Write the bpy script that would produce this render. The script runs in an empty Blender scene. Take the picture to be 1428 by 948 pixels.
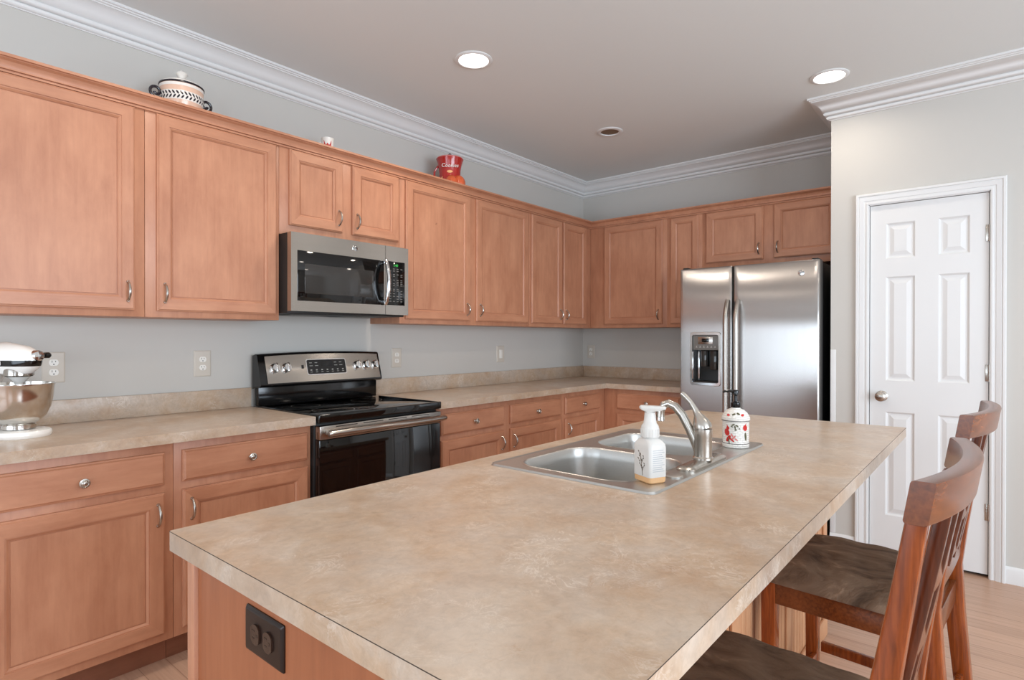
import bpy, bmesh, math, random
from mathutils import Vector, Matrix
random.seed(7)
C = bpy.context.scene.collection
PI = math.pi

# ---------------------------------------------------------------- camera, world, light, exposure
CAM = Vector((-4.734, -3.063, 1.280))
YAW, PITCH, ROLL, FPX = 0.6955, -0.0037, 0.0011, 811.8
fw = Vector((math.cos(YAW) * math.cos(PITCH), math.sin(YAW) * math.cos(PITCH), math.sin(PITCH)))
rt = Vector((math.sin(YAW), -math.cos(YAW), 0))
up = rt.cross(fw)
r2 = rt * math.cos(ROLL) + up * math.sin(ROLL)
u2 = up * math.cos(ROLL) - rt * math.sin(ROLL)
cam_data = bpy.data.cameras.new('camera')
cam = bpy.data.objects.new('camera', cam_data)
C.objects.link(cam)
cam.matrix_world = Matrix(((r2.x, u2.x, -fw.x, CAM.x), (r2.y, u2.y, -fw.y, CAM.y), (r2.z, u2.z, -fw.z, CAM.z), (0, 0, 0, 1)))
cam_data.sensor_fit = 'HORIZONTAL'
cam_data.sensor_width = 36
cam_data.lens = FPX * 36 / 1428
cam_data.clip_start = 0.02
bpy.context.scene.camera = cam

vs = bpy.context.scene.view_settings
vs.view_transform = 'Standard'
vs.look = 'None'
vs.gamma = 1
vs.use_curve_mapping = False
vs.exposure = 0.0
bpy.context.scene.cycles.use_denoising = True
bpy.context.scene.cycles.max_bounces = 10
bpy.context.scene.cycles.diffuse_bounces = 5
bpy.context.scene.cycles.sample_clamp_indirect = 6

world = bpy.data.worlds.new('sky')
bpy.context.scene.world = world
world.use_nodes = True
world.node_tree.nodes['Background'].inputs[0].default_value = (0.75, 0.85, 1.0, 1)
world.node_tree.nodes['Background'].inputs[1].default_value = 1.2


def area(name, loc, direction, sx, sy, power, color, shape='RECTANGLE'):
    d = bpy.data.lights.new(name, 'AREA')
    d.shape = shape
    d.size = sx
    d.size_y = sy
    d.energy = power
    d.color = color
    o = bpy.data.objects.new(name, d)
    C.objects.link(o)
    o.location = loc
    o.rotation_euler = Vector(direction).to_track_quat('-Z', 'Y').to_euler()
    return o


DAY = (0.83, 0.96, 1.09)
area('daylight_right_window', (-4.0, -6.45, 1.35), (0, 1, 0.05), 3.4, 1.9, 178, DAY)
area('daylight_patio_lower', (-7.65, -1.5, 0.78), (1, 0, 0.05), 2.6, 0.85, 28, DAY)
area('daylight_patio_upper', (-7.65, -1.5, 1.62), (1, 0, 0.0), 2.6, 0.8, 24, DAY)
area('daylight_dining_window', (-7.65, -4.6, 1.35), (1, 0, 0.1), 1.6, 1.7, 28, DAY)


# ---------------------------------------------------------------- materials
def L(r, g, b):
    f = lambda v: (v / 255 / 12.92) if v / 255 <= 0.04045 else ((v / 255 + 0.055) / 1.055) ** 2.4
    return (f(r), f(g), f(b), 1)


def pmat(name, col, rough=0.5, metal=0.0, **kw):
    m = bpy.data.materials.new(name)
    m.use_nodes = True
    b = m.node_tree.nodes['Principled BSDF']
    b.inputs['Base Color'].default_value = col
    b.inputs['Roughness'].default_value = rough
    b.inputs['Metallic'].default_value = metal
    for k, v in kw.items():
        b.inputs[k].default_value = v
    return m


def N(m, t, **kw):
    n = m.node_tree.nodes.new(t)
    for k, v in kw.items():
        setattr(n, k, v)
    return n


def LK(m, a, b):
    m.node_tree.links.new(a, b)


def ramp(m, stops):
    r = N(m, 'ShaderNodeValToRGB')
    e = r.color_ramp.elements
    while len(e) < len(stops):
        e.new(0.5)
    for i, (p, c) in enumerate(stops):
        e[i].position = p
        e[i].color = c
    return r


def coords(m, scale, rnd=True):
    tc = N(m, 'ShaderNodeTexCoord')
    mp = N(m, 'ShaderNodeMapping')
    mp.inputs['Scale'].default_value = scale
    src = tc.outputs['Object']
    if rnd:
        oi = N(m, 'ShaderNodeObjectInfo')
        ml = N(m, 'ShaderNodeMath', operation='MULTIPLY')
        ml.inputs[1].default_value = 37.0
        LK(m, oi.outputs['Random'], ml.inputs[0])
        ad = N(m, 'ShaderNodeVectorMath', operation='ADD')
        LK(m, src, ad.inputs[0])
        LK(m, ml.outputs[0], ad.inputs[1])
        src = ad.outputs[0]
    LK(m, src, mp.inputs['Vector'])
    return mp.outputs['Vector']


def noise(m, vec, scale, detail=4, dist=0.0, rough=0.55):
    n = N(m, 'ShaderNodeTexNoise')
    n.inputs['Scale'].default_value = scale
    n.inputs['Detail'].default_value = detail
    n.inputs['Distortion'].default_value = dist
    n.inputs['Roughness'].default_value = rough
    LK(m, vec, n.inputs['Vector'])
    return n.outputs['Fac']


def mixc(m, fac, a, b, blend='MIX'):
    x = N(m, 'ShaderNodeMix', data_type='RGBA', blend_type=blend)
    for s, v in ((x.inputs[0], fac), (x.inputs[6], a), (x.inputs[7], b)):
        if hasattr(v, 'links'):
            LK(m, v, s)
        else:
            s.default_value = v
    return x.outputs[2]


def bump(m, h, strength, dist=0.002):
    b = N(m, 'ShaderNodeBump')
    b.inputs['Strength'].default_value = strength
    b.inputs['Distance'].default_value = dist
    LK(m, h, b.inputs['Height'])
    LK(m, b.outputs[0], m.node_tree.nodes['Principled BSDF'].inputs['Normal'])


def BC(m, out):
    LK(m, out, m.node_tree.nodes['Principled BSDF'].inputs['Base Color'])


def wood(name, dark, mid, light, axis, rough=0.43, fine=1.0, coat=0.06, blotch=0.6):
    m = pmat(name, mid, rough)
    m.node_tree.nodes['Principled BSDF'].inputs['Coat Weight'].default_value = coat
    m.node_tree.nodes['Principled BSDF'].inputs['Coat Roughness'].default_value = 0.25
    s = [22.0 * fine] * 3
    s['xyz'.index(axis)] = 1.6 * fine
    g = noise(m, coords(m, s), 2.2, 5, 0.5, 0.55)
    s2 = [4.2] * 3
    s2['xyz'.index(axis)] = 1.7
    b = noise(m, coords(m, s2), 2.2, 7, 0.25, 0.62)
    r1 = ramp(m, [(0.25, dark), (0.52, mid), (0.8, light)])
    LK(m, g, r1.inputs[0])
    r2_ = ramp(m, [(0.32, dark), (0.68, light)])
    LK(m, b, r2_.inputs[0])
    col = mixc(m, blotch, r1.outputs[0], r2_.outputs[0])
    # rare dark pin knots
    kn = noise(m, coords(m, (9, 9, 9)), 1.0, 1)
    rk = ramp(m, [(0.165, (0.5, 0.5, 0.5, 1)), (0.18, (0, 0, 0, 1))])
    LK(m, kn, rk.inputs[0])
    BC(m, mixc(m, rk.outputs[0], col, tuple(c * 0.45 for c in dark[:3]) + (1,)))
    return m


MD, MM, ML_ = L(168, 112, 84), L(187, 130, 99), L(202, 146, 114)
MAPLE = {a: wood('maple_grain_' + a, MD, MM, ML_, a) for a in 'xyz'}
BD, BM_, BL = L(170, 112, 82), L(190, 131, 99), L(204, 147, 114)
BASEW = {a: wood('base_maple_grain_' + a, BD, BM_, BL, a) for a in 'xyz'}
TOEW = wood('toe_kick_maple', L(120, 74, 52), L(140, 88, 64), L(152, 98, 74), 'x')
ENDW = wood('island_end_maple', L(142, 82, 50), L(158, 93, 58), L(168, 104, 68), 'z', blotch=0.35)
BEADW = wood('island_beadboard_wood', L(176, 122, 84), L(196, 142, 102), L(210, 160, 120), 'z', 0.5)
STOOL = wood('stool_red_brown_wood', L(72, 26, 6), L(138, 62, 18), L(178, 92, 36), 'z', 0.24, 2.4, 0.15, 0.3)
STOOL_SHADE = wood('stool_shaded_slat_wood', L(46, 17, 8), L(86, 38, 18), L(114, 56, 29), 'z', 0.2, 2.2, 0.2, 0.35)  # stool wood darkened to carry the shade between posts and slats
STOOLX = wood('stool_dark_rail_wood', L(60, 26, 8), L(112, 55, 20), L(140, 76, 34), 'x', 0.24, 2.4, 0.12, 0.4)


def mk_laminate():
    m = pmat('travertine_laminate', L(205, 178, 150), 0.3)
    v = coords(m, (1, 1, 1), False)
    a = noise(m, v, 3.2, 9, 0.35, 0.68)
    r = ramp(m, [(0.33, L(170, 144, 121)), (0.5, L(188, 164, 140)), (0.68, L(203, 184, 164))])
    LK(m, a, r.inputs[0])
    b = noise(m, v, 11.0, 10, 0.5, 0.72)
    rb = ramp(m, [(0.36, L(178, 143, 111)), (0.5, L(193, 167, 141)), (0.64, L(210, 193, 175))])
    LK(m, b, rb.inputs[0])
    col = mixc(m, 0.5, r.outputs[0], rb.outputs[0])
    h1 = noise(m, v, 4.3, 6, 0.3, 0.6)
    rh = ramp(m, [(0.42, (0, 0, 0, 1)), (0.62, (0.5, 0.5, 0.5, 1))])
    LK(m, h1, rh.inputs[0])
    col = mixc(m, rh.outputs[0], col, L(190, 178, 166))
    # pale flakes: thin ridged veins kept only in patches
    c1 = noise(m, v, 17.0, 7, 1.2, 0.7)
    sb_ = N(m, 'ShaderNodeMath', operation='SUBTRACT')
    LK(m, c1, sb_.inputs[0])
    sb_.inputs[1].default_value = 0.5
    ab = N(m, 'ShaderNodeMath', operation='ABSOLUTE')
    LK(m, sb_.outputs[0], ab.inputs[0])
    rc = ramp(m, [(0.0, (1, 1, 1, 1)), (0.03, (0, 0, 0, 1))])
    LK(m, ab.outputs[0], rc.inputs[0])
    pt_ = noise(m, v, 5.5, 5, 0.4, 0.6)
    rp = ramp(m, [(0.5, (0, 0, 0, 1)), (0.64, (0.6, 0.6, 0.6, 1))])
    LK(m, pt_, rp.inputs[0])
    mu = N(m, 'ShaderNodeMath', operation='MULTIPLY')
    LK(m, rc.outputs[0], mu.inputs[0])
    LK(m, rp.outputs[0], mu.inputs[1])
    col = mixc(m, mu.outputs[0], col, L(228, 218, 206))
    d = noise(m, v, 13.0, 9, 0.8, 0.75)
    rd = ramp(m, [(0.30, (0.55, 0.55, 0.55, 1)), (0.38, (0, 0, 0, 1))])
    LK(m, d, rd.inputs[0])
    col = mixc(m, rd.outputs[0], col, L(170, 134, 104))
    BC(m, col)
    g2 = noise(m, v, 48.0, 6, 0.6, 0.75)
    rg = ramp(m, [(0.3, (0.80, 0.80, 0.81, 1)), (0.52, (0.965, 0.965, 0.965, 1)), (0.72, (1.08, 1.08, 1.08, 1))])
    LK(m, g2, rg.inputs[0])
    col = mixc(m, 0.8, col, rg.outputs[0], 'MULTIPLY')
    BC(m, col)
    f = noise(m, v, 240, 3)
    bump(m, f, 0.1, 0.001)
    return m


LAM = mk_laminate()


def mk_paint(name, col, var, rough=0.85):
    m = pmat(name, col, rough)
    v = coords(m, (1, 1, 1), False)
    a = noise(m, v, 1.4, 2)
    BC(m, mixc(m, a, tuple(c * (1 - var) for c in col[:3]) + (1,), tuple(c * (1 + var) for c in col[:3]) + (1,)))
    bump(m, noise(m, v, 300, 2), 0.05, 0.0006)
    return m


WALL = mk_paint('greige_wall_paint', L(198, 195, 189), 0.015)
CEIL = mk_paint('ceiling_paint', L(221, 224, 223), 0.015, 0.95)
WHITE = mk_paint('white_semi_gloss_paint', L(222, 222, 221), 0.01, 0.4)


def mk_floor():
    m = pmat('bamboo_plank_floor', L(198, 160, 135), 0.3)
    tc = N(m, 'ShaderNodeTexCoord')
    mp = N(m, 'ShaderNodeMapping')
    mp.inputs['Rotation'].default_value = (0, 0, PI / 2)
    LK(m, tc.outputs['Object'], mp.inputs['Vector'])
    br = N(m, 'ShaderNodeTexBrick', offset=0.37)
    br.inputs['Color1'].default_value = L(176, 140, 116)
    br.inputs['Color2'].default_value = L(200, 163, 138)
    br.inputs['Mortar'].default_value = L(120, 82, 60)
    br.inputs['Scale'].default_value = 1
    br.inputs['Mortar Size'].default_value = 0.0016
    br.inputs['Brick Width'].default_value = 0.92
    br.inputs['Row Height'].default_value = 0.096
    LK(m, mp.outputs[0], br.inputs['Vector'])
    v = coords(m, (60, 1.6, 1), False)
    g = noise(m, v, 1.6, 5, 0.4)
    r = ramp(m, [(0.3, L(168, 130, 106)), (0.7, L(208, 172, 148))])
    LK(m, g, r.inputs[0])
    BC(m, mixc(m, 0.5, br.outputs['Color'], r.outputs[0]))
    return m


FLOOR = mk_floor()


def mk_steel(name, col, rough, axis, aniso=0.0, k=0.06, turn=0.0):
    m = pmat(name, col, rough, 1.0)
    s = [260.0] * 3
    s['xyz'.index(axis)] = 2.0
    v = coords(m, s)
    n = noise(m, v, 1.0, 3)
    r = ramp(m, [(0.3, tuple(c * 0.965 for c in col[:3]) + (1,)), (0.7, tuple(min(1, c * 1.02) for c in col[:3]) + (1,))])
    LK(m, n, r.inputs[0])
    BC(m, r.outputs[0])
    if k:
        bump(m, n, k, 0.001)
    if aniso:
        b = m.node_tree.nodes['Principled BSDF']
        b.inputs['Anisotropic'].default_value = aniso
        b.inputs['Anisotropic Rotation'].default_value = turn
        t = N(m, 'ShaderNodeTangent', direction_type='RADIAL', axis='Z')
        LK(m, t.outputs[0], b.inputs['Tangent'])
    return m


STEEL_F = mk_steel('brushed_fridge_steel', L(178, 174, 171), 0.25, 'z', 0.85, 0.0)
STEEL = mk_steel('brushed_steel', L(176, 170, 163), 0.24, 'x', 0.8, 0.0, 0.25)
STEEL_S = mk_steel('sink_steel', L(196, 194, 190), 0.36, 'x', 0.0, 0.02)
NICKEL = pmat('brushed_nickel', L(186, 180, 172), 0.27, 1.0)
CHROME = pmat('polished_chrome', L(222, 222, 222), 0.1, 1.0)
BOWLST = mk_steel('polished_bowl_steel', L(214, 210, 204), 0.16, 'z', 0.0, 0.02)
GLOSSBLK = pmat('gloss_black', L(14, 13, 13), 0.12)
GLASSBLK = pmat('black_glass', L(9, 9, 9), 0.04, 0.0, **{'IOR': 1.55})
MATBLK = pmat('matte_black', L(26, 24, 23), 0.5)
DARKGLASS = pmat('smoked_door_glass', L(52, 50, 48), 0.06)
GREYPL = pmat('grey_plastic', L(112, 110, 106), 0.4)
LIGHTMARK = pmat('pale_grey_print', L(176, 174, 168), 0.5)
GREENLED = pmat('green_display', L(40, 160, 60), 0.5, **{'Emission Color': L(60, 220, 90), 'Emission Strength': 0.5})
PLATE = pmat('beige_outlet_plastic', L(205, 197, 185), 0.45)
WHITEPL = pmat('white_plastic', L(236, 233, 226), 0.35)
BROWNPL = pmat('dark_brown_plastic', L(36, 23, 18), 0.3, 0.0, **{'Specular IOR Level': 0.3})
BROWNREC = pmat('brown_receptacle_plastic', L(58, 40, 31), 0.25)
DARKSLOT = pmat('dark_slot', L(40, 34, 30), 0.6)
WHITEEN = pmat('white_enamel', L(240, 236, 230), 0.18, 0.0, **{'Coat Weight': 0.5})
SOAPPL = pmat('milky_bottle_plastic', L(214, 211, 206), 0.3, 0.0, **{'Subsurface Weight': 0.2, 'Subsurface Radius': (0.01, 0.01, 0.01)})
AMBER = pmat('amber_soap', L(226, 178, 128), 0.2)
CERWH = pmat('white_glazed_ceramic', L(238, 232, 224), 0.22, 0.0, **{'Coat Weight': 0.4})
CERPEACH = pmat('peach_glaze', L(230, 192, 168), 0.25, 0.0, **{'Coat Weight': 0.4})
INK = pmat('dark_indigo_glaze', L(34, 26, 34), 0.25)
RED = pmat('red_glaze', L(176, 36, 30), 0.22, 0.0, **{'Coat Weight': 0.5})
ORANGE = pmat('orange_glaze', L(206, 96, 56), 0.25)
PEACH2 = pmat('cream_orange_glaze', L(238, 178, 120), 0.25)
LEAFG = pmat('olive_leaf_glaze', L(86, 84, 58), 0.35)
CARD = pmat('cardinal_red_glaze', L(196, 48, 44), 0.25)
PINK = pmat('pink_glaze', L(214, 130, 124), 0.3)
GREYINK = pmat('grey_label_print', L(170, 172, 176), 0.6)
BROWNINK = pmat('brown_stem_print', L(96, 78, 58), 0.6)
SEAM = pmat('dark_laminate_seam', L(70, 56, 46), 0.6)
LAMPGLOW = pmat('lit_lamp_lens', L(255, 250, 240), 0.4, 0.0, **{'Emission Color': (1, 0.95, 0.88, 1), 'Emission Strength': 7.0})
CANDARK = pmat('unlit_can_baffle', L(118, 96, 74), 0.5)


def mk_suede():
    m = pmat('brown_suede', L(84, 70, 58), 0.8)
    m.node_tree.nodes['Principled BSDF'].inputs['Specular IOR Level'].default_value = 0.25
    v = coords(m, (1.6, 0.8, 1))
    a = noise(m, v, 7, 7, 1.3, 0.62)
    r = ramp(m, [(0.34, L(76, 59, 46)), (0.48, L(108, 87, 70)), (0.6, L(122, 101, 83)), (0.72, L(162, 138, 116))])
    LK(m, a, r.inputs[0])
    BC(m, r.outputs[0])
    bump(m, a, 0.6, 0.02)
    return m


SUEDE = mk_suede()


def mk_basket():
    m = pmat('white_basketweave_ceramic', L(240, 236, 228), 0.25)
    tc = N(m, 'ShaderNodeTexCoord')
    ck = N(m, 'ShaderNodeTexBrick')
    ck.inputs['Scale'].default_value = 1
    ck.inputs['Brick Width'].default_value = 0.016
    ck.inputs['Row Height'].default_value = 0.007
    ck.inputs['Mortar Size'].default_value = 0.0012
    ck.inputs['Mortar Smooth'].default_value = 1.0
    LK(m, tc.outputs['UV'], ck.inputs['Vector'])
    b = N(m, 'ShaderNodeBump')
    b.inputs['Strength'].default_value = 0.8
    b.inputs['Distance'].default_value = 0.002
    b.invert = True
    LK(m, ck.outputs['Fac'], b.inputs['Height'])
    LK(m, b.outputs[0], m.node_tree.nodes['Principled BSDF'].inputs['Normal'])
    return m


BASKET = mk_basket()


# ---------------------------------------------------------------- mesh helpers (all in world coordinates unless said)
class MB:
    def __init__(self):
        self.v, self.f, self.m, self.uv = [], [], [], {}

    def add(self, verts, faces, mi=0, M=None):
        o = len(self.v)
        for p in verts:
            p = Vector(p)
            self.v.append(M @ p if M else p)
        for f in faces:
            self.f.append([i + o for i in f])
            self.m.append(mi)
        return self

    def add_bm(self, bm, mi=0, M=None):
        bm.verts.index_update()
        vs_ = [v.co.copy() for v in bm.verts]
        fs = [[v.index for v in f.verts] for f in bm.faces]
        bm.free()
        return self.add(vs_, fs, mi, M)

    def box(self, x0, x1, y0, y1, z0, z1, bev=0.0, mi=0, seg=2, M=None):
        x0, x1 = min(x0, x1), max(x0, x1)
        y0, y1 = min(y0, y1), max(y0, y1)
        z0, z1 = min(z0, z1), max(z0, z1)
        bm = bmesh.new()
        vv = [bm.verts.new((x, y, z)) for x in (x0, x1) for y in (y0, y1) for z in (z0, z1)]
        for q in ((0, 1, 3, 2), (4, 6, 7, 5), (0, 4, 5, 1), (2, 3, 7, 6), (0, 2, 6, 4), (1, 5, 7, 3)):
            bm.faces.new([vv[i] for i in q])
        bmesh.ops.recalc_face_normals(bm, faces=bm.faces)
        if bev > 0:
            bmesh.ops.bevel(bm, geom=bm.edges[:], offset=bev, segments=seg, profile=0.5, affect='EDGES')
        return self.add_bm(bm, mi, M)

    def lathe(self, prof, c=(0, 0, 0), n=32, mi=0, M=None, sx=1.0, sy=1.0):
        vs_, fs = [], []
        for (r, z) in prof:
            for k in range(n):
                a = 2 * PI * k / n
                vs_.append((c[0] + r * sx * math.cos(a), c[1] + r * sy * math.sin(a), c[2] + z))
        for i in range(len(prof) - 1):
            for k in range(n):
                k2 = (k + 1) % n
                fs.append((i * n + k, i * n + k2, (i + 1) * n + k2, (i + 1) * n + k))
        if prof[0][0] > 1e-5:
            fs.append(tuple(reversed(range(n))))
        if prof[-1][0] > 1e-5:
            fs.append(tuple((len(prof) - 1) * n + k for k in range(n)))
        return self.add(vs_, fs, mi, M)

    def tube(self, pts, rad, n=10, mi=0, M=None, flat=None):
        pts = [Vector(p) for p in pts]
        if not hasattr(rad, '__len__'):
            rad = [rad] * len(pts)
        t0 = (pts[1] - pts[0]).normalized()
        ref = Vector((0, 0, 1)) if abs(t0.z) < 0.9 else Vector((1, 0, 0))
        nrm = t0.cross(ref).normalized()
        vs_, fs = [], []
        for i, p in enumerate(pts):
            t = (pts[min(i + 1, len(pts) - 1)] - pts[max(i - 1, 0)]).normalized()
            nrm = (nrm - t * nrm.dot(t)).normalized()
            b = t.cross(nrm)
            fl = flat if flat else 1.0
            for k in range(n):
                a = 2 * PI * k / n
                vs_.append(p + nrm * (rad[i] * math.cos(a)) + b * (rad[i] * fl * math.sin(a)))
        for i in range(len(pts) - 1):
            for k in range(n):
                k2 = (k + 1) % n
                fs.append((i * n + k, i * n + k2, (i + 1) * n + k2, (i + 1) * n + k))
        fs.append(tuple(reversed(range(n))))
        fs.append(tuple((len(pts) - 1) * n + k for k in range(n)))
        return self.add(vs_, fs, mi, M)

    def prism(self, poly, h0, h1, axis='z', mi=0, M=None):
        def P(a, b, h):
            return {'z': (a, b, h), 'x': (h, a, b), 'y': (a, h, b)}[axis]
        n = len(poly)
        vs_ = [P(a, b, h0) for a, b in poly] + [P(a, b, h1) for a, b in poly]
        fs = [tuple(range(n)), tuple(range(n, 2 * n))] + [(i, (i + 1) % n, n + (i + 1) % n, n + i) for i in range(n)]
        return self.add(vs_, fs, mi, M)

    def sweep(self, path, prof, mi=0):
        """profile (offset to the right of travel, z) swept along a horizontal polyline with mitred corners"""
        P = [Vector((a, b)) for a, b in path]
        rings = []
        for i, p in enumerate(P):
            ds = []
            if i > 0:
                ds.append((p - P[i - 1]).normalized())
            if i < len(P) - 1:
                ds.append((P[i + 1] - p).normalized())
            ns = [Vector((d.y, -d.x)) for d in ds]
            nn = sum(ns, Vector((0, 0)))
            nn = nn / nn.dot(ns[0])
            rings.append([(p.x + nn.x * o, p.y + nn.y * o, z) for o, z in prof])
        n = len(prof)
        vs_ = [q for r in rings for q in r]
        fs = []
        for i in range(len(P) - 1):
            for k in range(n):
                k2 = (k + 1) % n
                fs.append((i * n + k, i * n + k2, (i + 1) * n + k2, (i + 1) * n + k))
        fs.append(tuple(range(n)))
        fs.append(tuple((len(P) - 1) * n + k for k in range(n)))
        return self.add(vs_, fs, mi)

    def plate(self, outer, holes, z0, z1, mi=0):
        """horizontal slab with holes"""
        bm = bmesh.new()
        loops = [outer] + holes
        es = []
        for lp in loops:
            vv = [bm.verts.new((a, b, z1)) for a, b in lp]
            es += [bm.edges.new((vv[i], vv[(i + 1) % len(vv)])) for i in range(len(vv))]
        bmesh.ops.triangle_fill(bm, use_beauty=True, edges=es)
        top = bm.faces[:]
        r = bmesh.ops.extrude_face_region(bm, geom=top)
        for e in r['geom']:
            if isinstance(e, bmesh.types.BMVert):
                e.co.z = z0
        bmesh.ops.recalc_face_normals(bm, faces=bm.faces)
        return self.add_bm(bm, mi)

    def build(self, name, mats, parent=None, loc=None, sharp=0.6):
        if not isinstance(mats, (list, tuple)):
            mats = [mats]
        if parent is not None:
            o = Vector((0, 0, 0))
            q = parent
            while q is not None:
                o += Vector(q.location)
                q = q.parent
        else:
            o = Vector(loc) if loc is not None else Vector((0, 0, 0))
        me = bpy.data.meshes.new(name)
        me.from_pydata([tuple(p - o) for p in self.v], [], self.f)
        for m in mats:
            me.materials.append(m)
        me.polygons.foreach_set('material_index', self.m)
        bm = bmesh.new()
        bm.from_mesh(me)
        bmesh.ops.remove_doubles(bm, verts=bm.verts, dist=1e-6)
        bmesh.ops.recalc_face_normals(bm, faces=bm.faces)
        for f in bm.faces:
            f.smooth = True
        for e in bm.edges:
            if len(e.link_faces) == 2 and e.calc_face_angle(0) > sharp:
                e.smooth = False
        bm.to_mesh(me)
        bm.free()
        ob = bpy.data.objects.new(name, me)
        C.objects.link(ob)
        if parent is not None:
            ob.parent = parent
        else:
            ob.location = o
        return ob


def tag(o, label, cat, group=None, kind=None):
    o['label'] = label
    o['category'] = cat
    if group:
        o['group'] = group
    if kind:
        o['kind'] = kind
    return o


def thing(name, label, cat, loc=(0, 0, 0), group=None):
    o = bpy.data.objects.new(name, None)
    o.empty_display_size = 0.1
    C.objects.link(o)
    o.location = loc
    return tag(o, label, cat, group)


def struct(o, label=None):
    o['kind'] = 'structure'
    if label:
        o['label'] = label
    return o


def copy_tree(o, parent=None):
    c = o.copy()
    C.objects.link(c)
    c.parent = parent
    for ch in list(o.children):
        copy_tree(ch, c)
    return c


def rrect(x0, x1, y0, y1, r, n=6):
    pts = []
    for cx, cy, a0 in ((x1 - r, y1 - r, 0), (x0 + r, y1 - r, 90), (x0 + r, y0 + r, 180), (x1 - r, y0 + r, 270)):
        for k in range(n + 1):
            a = math.radians(a0 + 90 * k / n)
            pts.append((cx + r * math.cos(a), cy + r * math.sin(a)))
    return pts


def text(name, body, size, mat, parent, M, depth=0.0003, shear=0.0):
    """lettering as a mesh; M maps text-local (x right, y up, z out) to world"""
    cu = bpy.data.curves.new(name, 'FONT')
    cu.body = body
    cu.size = size
    cu.align_x = 'CENTER'
    cu.align_y = 'CENTER'
    cu.extrude = depth
    cu.shear = shear
    cu.resolution_u = 3
    tmp = bpy.data.objects.new(name + '_tmp', cu)
    me = bpy.data.meshes.new_from_object(tmp)
    bpy.data.objects.remove(tmp)
    bpy.data.curves.remove(cu)
    mb = MB()
    mb.add([M @ v.co for v in me.vertices], [list(p.vertices) for p in me.polygons])
    bpy.data.meshes.remove(me)
    return mb.build(name, mat, parent)


def frame_mat(origin, xa, ya):
    xa, ya = Vector(xa).normalized(), Vector(ya).normalized()
    za = xa.cross(ya)
    return Matrix(((xa.x, ya.x, za.x, origin[0]), (xa.y, ya.y, za.y, origin[1]), (xa.z, ya.z, za.z, origin[2]), (0, 0, 0, 1)))


# ---------------------------------------------------------------- room shell
ZC = 2.74
XN, YR = -7.6, -6.4           # near wall, right wall
XP, YP = -0.733, -2.274        # pantry wall plane and its free corner
struct(MB().box(XN - 0.1, 0.1, YR - 0.1, 0.1, -0.05, 0).build('floor', FLOOR))
struct(MB().box(XN - 0.1, 0.1, YR - 0.1, 0.1, ZC, ZC + 0.05).build('ceiling', CEIL))
struct(MB().box(XN - 0.1, 0.1, 0, 0.1, 0, ZC).build('wall_left', WALL))
struct(MB().box(0, 0.1, YR, 0, 0, ZC).build('wall_back', WALL))
DY0, DY1, DZ = -3.032, -2.474, 2.066        # pantry door opening
w = MB()
w.box(XP, XP + 0.115, DY1, YP, 0, ZC)
w.box(XP, XP + 0.115, YR, DY0, 0, ZC)
w.box(XP, XP + 0.115, DY0, DY1, DZ, ZC)
w.box(XP + 0.115, 0, YP - 0.1, YP, 0, ZC)
struct(w.build('wall_pantry', WALL))


def holed_wall(name, fixed, a0, a1, wins, axis):
    w_ = MB()
    cuts = sorted(wins)
    cur = a0

    def bx(p, q, z0, z1):
        if axis == 'y':
            w_.box(fixed - 0.1, fixed, p, q, z0, z1)
        else:
            w_.box(p, q, fixed - 0.1, fixed, z0, z1)
    for (p, q, z0, z1) in cuts:
        bx(cur, p, 0, ZC)
        if z0 > 0:
            bx(p, q, 0, z0)
        bx(p, q, z1, ZC)
        cur = q
    bx(cur, a1, 0, ZC)
    return struct(w_.build(name, WALL))


holed_wall('wall_near', XN, YR, 0, [(-5.45, -3.75, 0.5, 2.2), (-2.85, -0.15, 0.33, 2.05)], 'y')
holed_wall('wall_right', YR, XN, 0.0, [(-5.75, -2.25, 0.4, 2.3)], 'x')

# white ceiling crown
cp = [(0, 2.612), (0.008, 2.612), (0.008, 2.6155), (0.016, 2.6165), (0.022, 2.623), (0.023, 2.632), (0.0165, 2.634), (0.0165, 2.6365), (0.030, 2.638), (0.036, 2.645), (0.036, 2.654), (0.030, 2.656), (0.0305, 2.659), (0.041, 2.664), (0.052, 2.685),
      (0.066, 2.702), (0.082, 2.713), (0.094, 2.716), (0.094, 2.7205), (0.103, 2.7225), (0.103, 2.727), (0.112, 2.729), (0.112, ZC), (0, ZC)]
path = [(XN, 0), (0, 0), (0, YP), (XP, YP), (XP, YR)]
struct(MB().sweep(path, cp).build('trim_1', WHITE, sharp=0.9), 'white stepped crown moulding around the ceiling')

bp_ = [(0, 0), (0.014, 0), (0.014, 0.07), (0.009, 0.082), (0.005, 0.088), (0, 0.088)]
struct(MB().sweep([(XP, DY0 - 0.066), (XP, YR)], bp_).build('baseboard_pantry', WHITE))
struct(MB().sweep([(XP, YP), (XP, DY1 + 0.066)], bp_).build('baseboard_corner', WHITE))
struct(MB().box(XP - 0.0035, XP, YP - 0.03, YP, 0.09, 1.21, 0.001).build('trim_2', WHITE), 'pale corner guard strip on the wall edge beside the fridge')


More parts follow.
